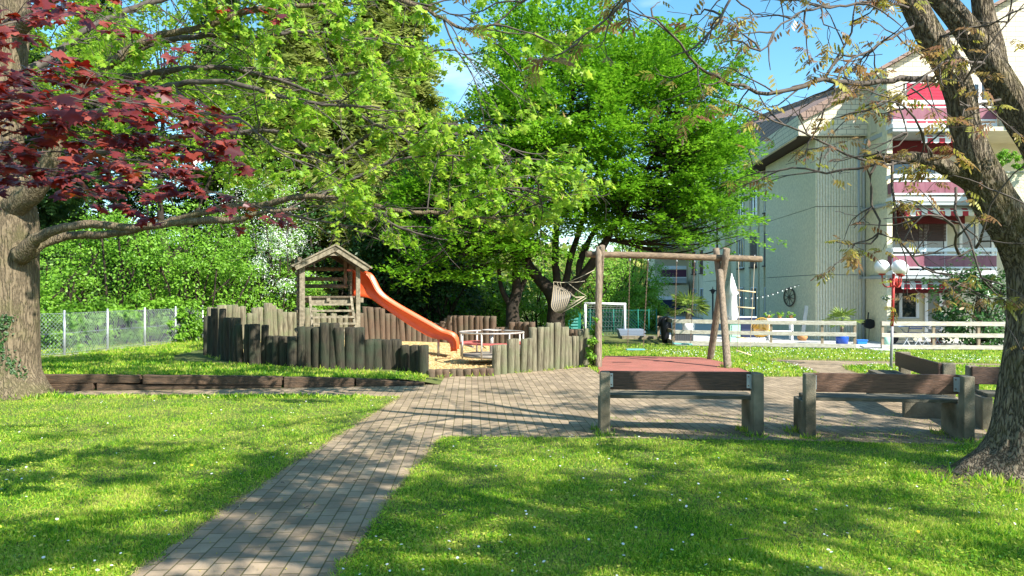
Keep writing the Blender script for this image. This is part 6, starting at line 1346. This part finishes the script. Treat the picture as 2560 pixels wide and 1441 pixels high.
V = np.array(V); Q = np.array([[i*3+k, i*3+3+k, i*3+4+k, i*3+1+k] for i in range(59) for k in range(2)]); M['hill'] = mat('wooded_hill', (.05,.10,.03), .95, (.10,.15,.06), .15, bump=2, bscale=.3)
tag(fast_mesh('hill', V, Q.ravel(), np.arange(len(Q))*4, np.full(len(Q),4), M['hill']), kind='structure')

M['litter2'] = leafmat('brown_litter', [(.10,.07,.035),(.17,.15,.05),(.12,.16,.03)], .1)
# ------------------------------------------------------------------ lawn: blades, weeds, daisies
BL = (np.array([(0,-.055,0),(.55,-.04,0),(1,0,-.12),(.55,.04,0),(0,.055,0)]), [[0,1,3,4],[1,2,3]])
def zlawn(x, y):
    f_ = np.vectorize(fall)(y) if len(y) < 1e5 else np.where(y < 17, 0, -.15*np.clip((y-17)/9,0,1)**2*(3-2*np.clip((y-17)/9,0,1)))
    mh = np.interp(x, [-6.9,-4.2,-2.0,-1.2], [0.27,0.20,0.11,0.0]); sy = np.interp(x, [-14,-6.86,-1.6,-.6], [13.4,13.46,14.2,14.4])
    return np.where((x < -1.2) & (y > sy+.16), np.maximum(f_, mh), f_)
RING2 = [(-7.75,17.6),(-7.1,16.1),(-4,15.35),(-1.7,15.2),(-1.6,14.6),g(1068,948),g(1235,942),g(1475,915),(1.9,18),(1.9,24),(-4,24.5),(-7.8,21)]
def grow(name, n, ymin, ymax, lo, hi, wide, seed, extra=1.0, over=.7):
    rg = np.random.default_rng(seed); y = ymin*(ymax/ymin)**rg.random(n) if ymin > 0 else rg.uniform(ymin, ymax, n); x = rg.uniform(-1, 1, n)*(y*over+.8)
    e = .02*rg.normal(0,1,n) + .05*np.sin(x*7+y*9) * np.sin(y*5.3-x*3)      # ragged lawn edge
    k = ~(inpoly(x+e, y, PAVE) | inpoly(x, y+e, MAT) | inpoly(x, y, RING2) | inpoly(x, y, DECK)); sy = np.interp(x, [-14,-6.86,-1.6,-.6], [13.4,13.46,14.2,14.4]); k &= ~((x < -1.2) & (y > sy-.25) & (y < sy+.12)); x, y = x[k], y[k]
    # barer soil round the trunks
    k = rg.random(len(x)) < np.clip(((x-4.75)**2+(y-7.3)**2)/1.0, .02, 1); x, y = x[k], y[k]; k = (x+8.5)**2+(y-12.9)**2 > .42; x, y = x[k], y[k]
    n = len(x); z = zlawn(x, y); tuft = np.array([noise.noise(Vector((a*1.7, b*1.7, 0))) for a, b in zip(x[:], y[:])]) if n < 700000 else 0
    h = rg.uniform(lo, hi, n)*(1+.5*tuft); a = rg.uniform(0, 2*math.pi, n); ln = rg.uniform(.25, 1.0, n)
    T = np.stack([np.cos(a)*ln, np.sin(a)*ln, np.ones(n)*.75], 1); N = np.stack([rg.normal(0,1,n), rg.normal(0,1,n), rg.normal(0,.3,n)+.2], 1)
    V, F_ = BL; V = V.copy(); V[:,1] *= wide
    return tag(leaves(name, (V, F_), np.stack([x,y,z-.004],1), N, T, h, M['lf_gr'], None), kind='stuff')
grow('grass', 680000, 3.6, 14.5, .022, .046, 1.35, 1)
grow('far_grass', 200000, 12.5, 27.5, .045, .085, 2.6, 2)
grow('grass_behind_camera', 12000, .5, 3.8, .03, .06, 2, 4)
# longer tufts along kerbs, bench feet and trunks
def tufts(name, spots, seed):
    rg = np.random.default_rng(seed); P, N, T, S = [], [], [], []
    for (x, y, r, n, h) in spots:
        for _ in range(n): a = rg.uniform(0, 2*math.pi); q = r*rg.random()**.5; P.append((x+q*math.cos(a), y+q*math.sin(a), float(zlawn(np.array([x]), np.array([y]))[0]))); T.append((rg.normal(0,.5), rg.normal(0,.5), 1)); N.append(rg.normal(0,1,3)); S.append(h*rg.uniform(.5,1.2))
    V, F_ = BL; V = V.copy(); V[:,1] *= 1.2; return tag(leaves(name, (V, F_), P, N, T, S, M['lf_gr'], None), kind='stuff')
rg = np.random.default_rng(77); sp = []
for px, py in ((1512,1090),(1893,1094),(2023,1097),(2416,1108),(1500,1075),(1860,1078),(2350,1085),(1985,1080)): q = g(px,py); sp.append((q[0],q[1],.12,70,.09))
for x in np.arange(1500, 2440, 16): q = g(x, 1094+rg.uniform(-8,10)); sp.append((q[0],q[1],.10,12,.05))
for k in range(90): q = g(rg.uniform(1490,2420), rg.uniform(1030,1095)); sp.append((q[0],q[1],.07,7,.045))
for (X1,Y1,R1) in PALN[::1]:
    if Y1 < 17.5 and rg.random() < .7: sp.append((X1+rg.normal(0,.05), Y1-R1-.05, .09, 12, .10))
for k in range(26): sp.append((4.5+rg.normal(0,.35), 6.9+rg.normal(0,.2), .10, 18, .12))
for k in range(26): sp.append((-8.1+rg.normal(0,.3), 12.4+rg.normal(0,.2), .12, 18, .12))
for x in np.arange(-7, -1.7, .12): sp.append((x, sleeper_y(x)+.2, .07, 14, .07))
for k in range(20): sp.append((5.0+rg.normal(0,.1), 17.6+rg.normal(0,.1), .2, 12, .14))
for k in range(170): q = g(rg.uniform(500,1480), rg.uniform(945,1400)); sp.append((q[0],q[1],.03,4,.022)) if bool(inpoly(np.array([q[0]]), np.array([q[1]]), PAVE)[0]) else None
tufts('long_grass', sp, 9)
rg = np.random.default_rng(88); P, N, T, S = [], [], [], []
for i in range(len(PAVE)):
    a, b = np.array(PAVE[i]), np.array(PAVE[(i+1)%len(PAVE)]); L_ = np.linalg.norm(b-a)
    for _ in range(int(L_*260)):
        q = a + (b-a)*rg.random() + rg.normal(0,.035,2)
        if abs(b[1]-8.9) < .45 and abs(a[1]-8.9) < .45 and q[0] > 0: q = q + np.array([0, abs(rg.normal(0,.16))])
        if q[1] < 3.5 or q[1] > 20 or (q[1] > 12.9 and q[0] < 2.4): continue
        P.append((*q,.004)); N.append(rg.normal(0,1,3)); a_ = rg.uniform(0,6.3); T.append((math.cos(a_), math.sin(a_), rg.uniform(.0,.35))); S.append(rg.uniform(.02,.06))
tag(leaves('dry_grass', BL, P, N, T, S, M['straw'], None), kind='stuff')
def clover(name, n, ymin, ymax, seed):
    rg = np.random.default_rng(seed); y = ymin*(ymax/ymin)**rg.random(n); x = rg.uniform(-1,1,n)*(y*.7+.5)
    dn = np.array([noise.noise(Vector((a*.8+9, b*.8, 0))) for a, b in zip(x, y)]); k = (~(inpoly(x,y,PAVE)|inpoly(x,y,MAT)|inpoly(x,y,RING2)|inpoly(x,y,DECK))) & (dn > rg.uniform(-.5,.5,n)); x, y = x[k], y[k]; n = len(x)
    return tag(leaves(name, OVAL, np.stack([x,y,zlawn(x,y)+rg.uniform(.012,.035,n)],1), np.stack([rg.normal(0,.35,n),rg.normal(0,.35,n),np.ones(n)],1), rg.normal(0,1,(n,3))*[1,1,.2], rg.uniform(.016,.034,n), M['lf_gr'], None), kind='stuff')
clover('clover', 90000, 3.7, 12.9, 12)
DA = (np.array([(math.cos(a)*(1 if k%2 else .72), math.sin(a)*(1 if k%2 else .72), 0) for k, a in enumerate(np.linspace(0, 2*math.pi, 16, endpoint=False))]), [list(range(16))])
def flowers(name, n, ymin, ymax, size, m_, seed, xr=None, clump=.4, zz=.045):
    rg = np.random.default_rng(seed); y = ymin*(ymax/ymin)**rg.random(n); x = rg.uniform(-1,1,n)*(y*.7+.3)
    if xr: x = rg.uniform(xr[0], xr[1], n)
    dn = np.array([noise.noise(Vector((a*.55+3, b*.55, 7))) for a, b in zip(x, y)]); k = (~(inpoly(x,y,PAVE)|inpoly(x,y,MAT)|inpoly(x,y,RING2)|inpoly(x,y,DECK))) & (dn > rg.normal(0,clump,n)); x, y = x[k], y[k]; n = len(x)
    return tag(leaves(name, DA, np.stack([x,y,zlawn(x,y)+zz],1), np.stack([rg.normal(0,.3,n),rg.normal(0,.3,n)-.2,np.ones(n)],1), rg.normal(0,1,(n,3)), rg.uniform(.7,1.25,n)*size, m_, None), kind='stuff')
flowers('daisies', 800, 3.9, 12.5, .0105, M['daisy'], 1)
flowers('far_daisies', 2600, 15, 25, .015, M['daisy'], 2, (4.2, 13), .2, .06)
M['dandy2'] = leafmat('dandelion', [(.75,.48,.02),(.8,.55,.03)], .1)
flowers('dandelions', 26, 3.9, 12, .017, M['dandy2'], 3)
rg = np.random.default_rng(15); n = 5200; y = 3.9*(14/3.9)**rg.random(n); y = np.where(rg.random(n) < .25, rg.uniform(16, 21, n), y); x = rg.uniform(-2.6, 6, n); k = (inpoly(x, y, PAVE) | inpoly(x, y, MAT)) & (rg.random(n) < np.where(y < 8.5, .6, .9)); x, y = x[k], y[k]; n = len(x)
tag(leaves('fallen_blossom', DIA, np.stack([x,y,np.array([fall(v) for v in y])+.016],1), np.stack([rg.normal(0,.2,n),rg.normal(0,.2,n),np.ones(n)],1), rg.normal(0,1,(n,3))*[1,1,.1], rg.uniform(.008,.02,n), M['litter'], None), kind='stuff')
m = MB()
for k in range(22):
    x, y = rg.uniform(-3.5, 4), rg.uniform(4.2, 9); a = rg.uniform(0, 3.1); L_ = rg.uniform(.04,.13); m.tube([(x,y,.03),(x+math.cos(a)*L_*.5,y+math.sin(a)*L_*.5,.036),(x+math.cos(a+.3)*L_,y+math.sin(a+.3)*L_,.03)], .003, 4)
tag(m.build('fallen_twigs', M['twig']), kind='stuff')

# ivy on the maple trunk
rg = np.random.default_rng(55); P, N, T, S = [], [], [], []
for k in range(420):
    z = rg.uniform(.05, 1.35); a = -1.15 + .25*math.sin(z*5) + rg.normal(0,.10+.12*(1.35-z)); r = .50 + .12*max(0,.5-z); P.append((-8.42+r*math.cos(a), 12.9+r*math.sin(a), z)); nn_ = np.array([math.cos(a), math.sin(a), .3]); N.append(nn_ + rg.normal(0,.3,3)); T.append(rg.normal(0,1,3)+[0,0,-.5]); S.append(rg.uniform(.03,.07))
o = leaves('ivy', OVAL, P, N, T, S, M['lf_dark'], mt)

# broad leaved weeds in the lawn
rg = np.random.default_rng(91); P, N, T, S = [], [], [], []
for k in range(420):
    y = 3.9*(12.5/3.9)**rg.random(); x = rg.uniform(-1,1)*(y*.7+.2)
    if bool(inpoly(np.array([x]), np.array([y]), PAVE)[0]): continue
    s_ = rg.uniform(.035,.085)
    for q in range(rg.integers(4,9)): a = rg.uniform(0,6.3); P.append((x,y,.012)); T.append((math.cos(a),math.sin(a),rg.uniform(.1,.6))); N.append((rg.normal(0,.2),rg.normal(0,.2),1)); S.append(s_*rg.uniform(.7,1.2))
tag(leaves('lawn_weeds', (np.array([(0,-.04,0),(.5,-.14,.03),(1,0,-.1),(.5,.14,.03),(0,.04,0)]), [[0,1,2,3,4]]), P, N, T, S, M['lf_hedge'], None), kind='stuff')
# bare earth round the walnut roots and under the benches
pts_ = [(4.72+(.85+.25*noise.noise(Vector((math.cos(a)*2, math.sin(a)*2, 3))))*math.cos(a), 7.2+(.55+.2*noise.noise(Vector((math.cos(a)*2, math.sin(a)*2, 8))))*math.sin(a)) for a in np.linspace(0, 2*math.pi, 40, endpoint=False)]
M['earth'] = mat('bare_earth', (.10,.065,.04), .95, (.17,.12,.07), 9, bump=1, bscale=40)
sheet('bare_soil', pts_, (.006,), M['earth'])
rg = np.random.default_rng(92); P, N, T, S = [], [], [], []
for k in range(2600):
    q = np.array(g(rg.uniform(1480,2450), rg.uniform(1040,1112))) + rg.normal(0,.05,2)
    if noise.noise(Vector((q[0]*2.2, q[1]*2.2, 4))) < rg.normal(-.05,.15): continue
    P.append((*q,.009)); N.append((rg.normal(0,.3),rg.normal(0,.3),1)); T.append(rg.normal(0,1,3)*[1,1,.15]); S.append(rg.uniform(.012,.04))
tag(leaves('ground_litter', DIA, P, N, T, S, M['litter2'], None), kind='stuff')
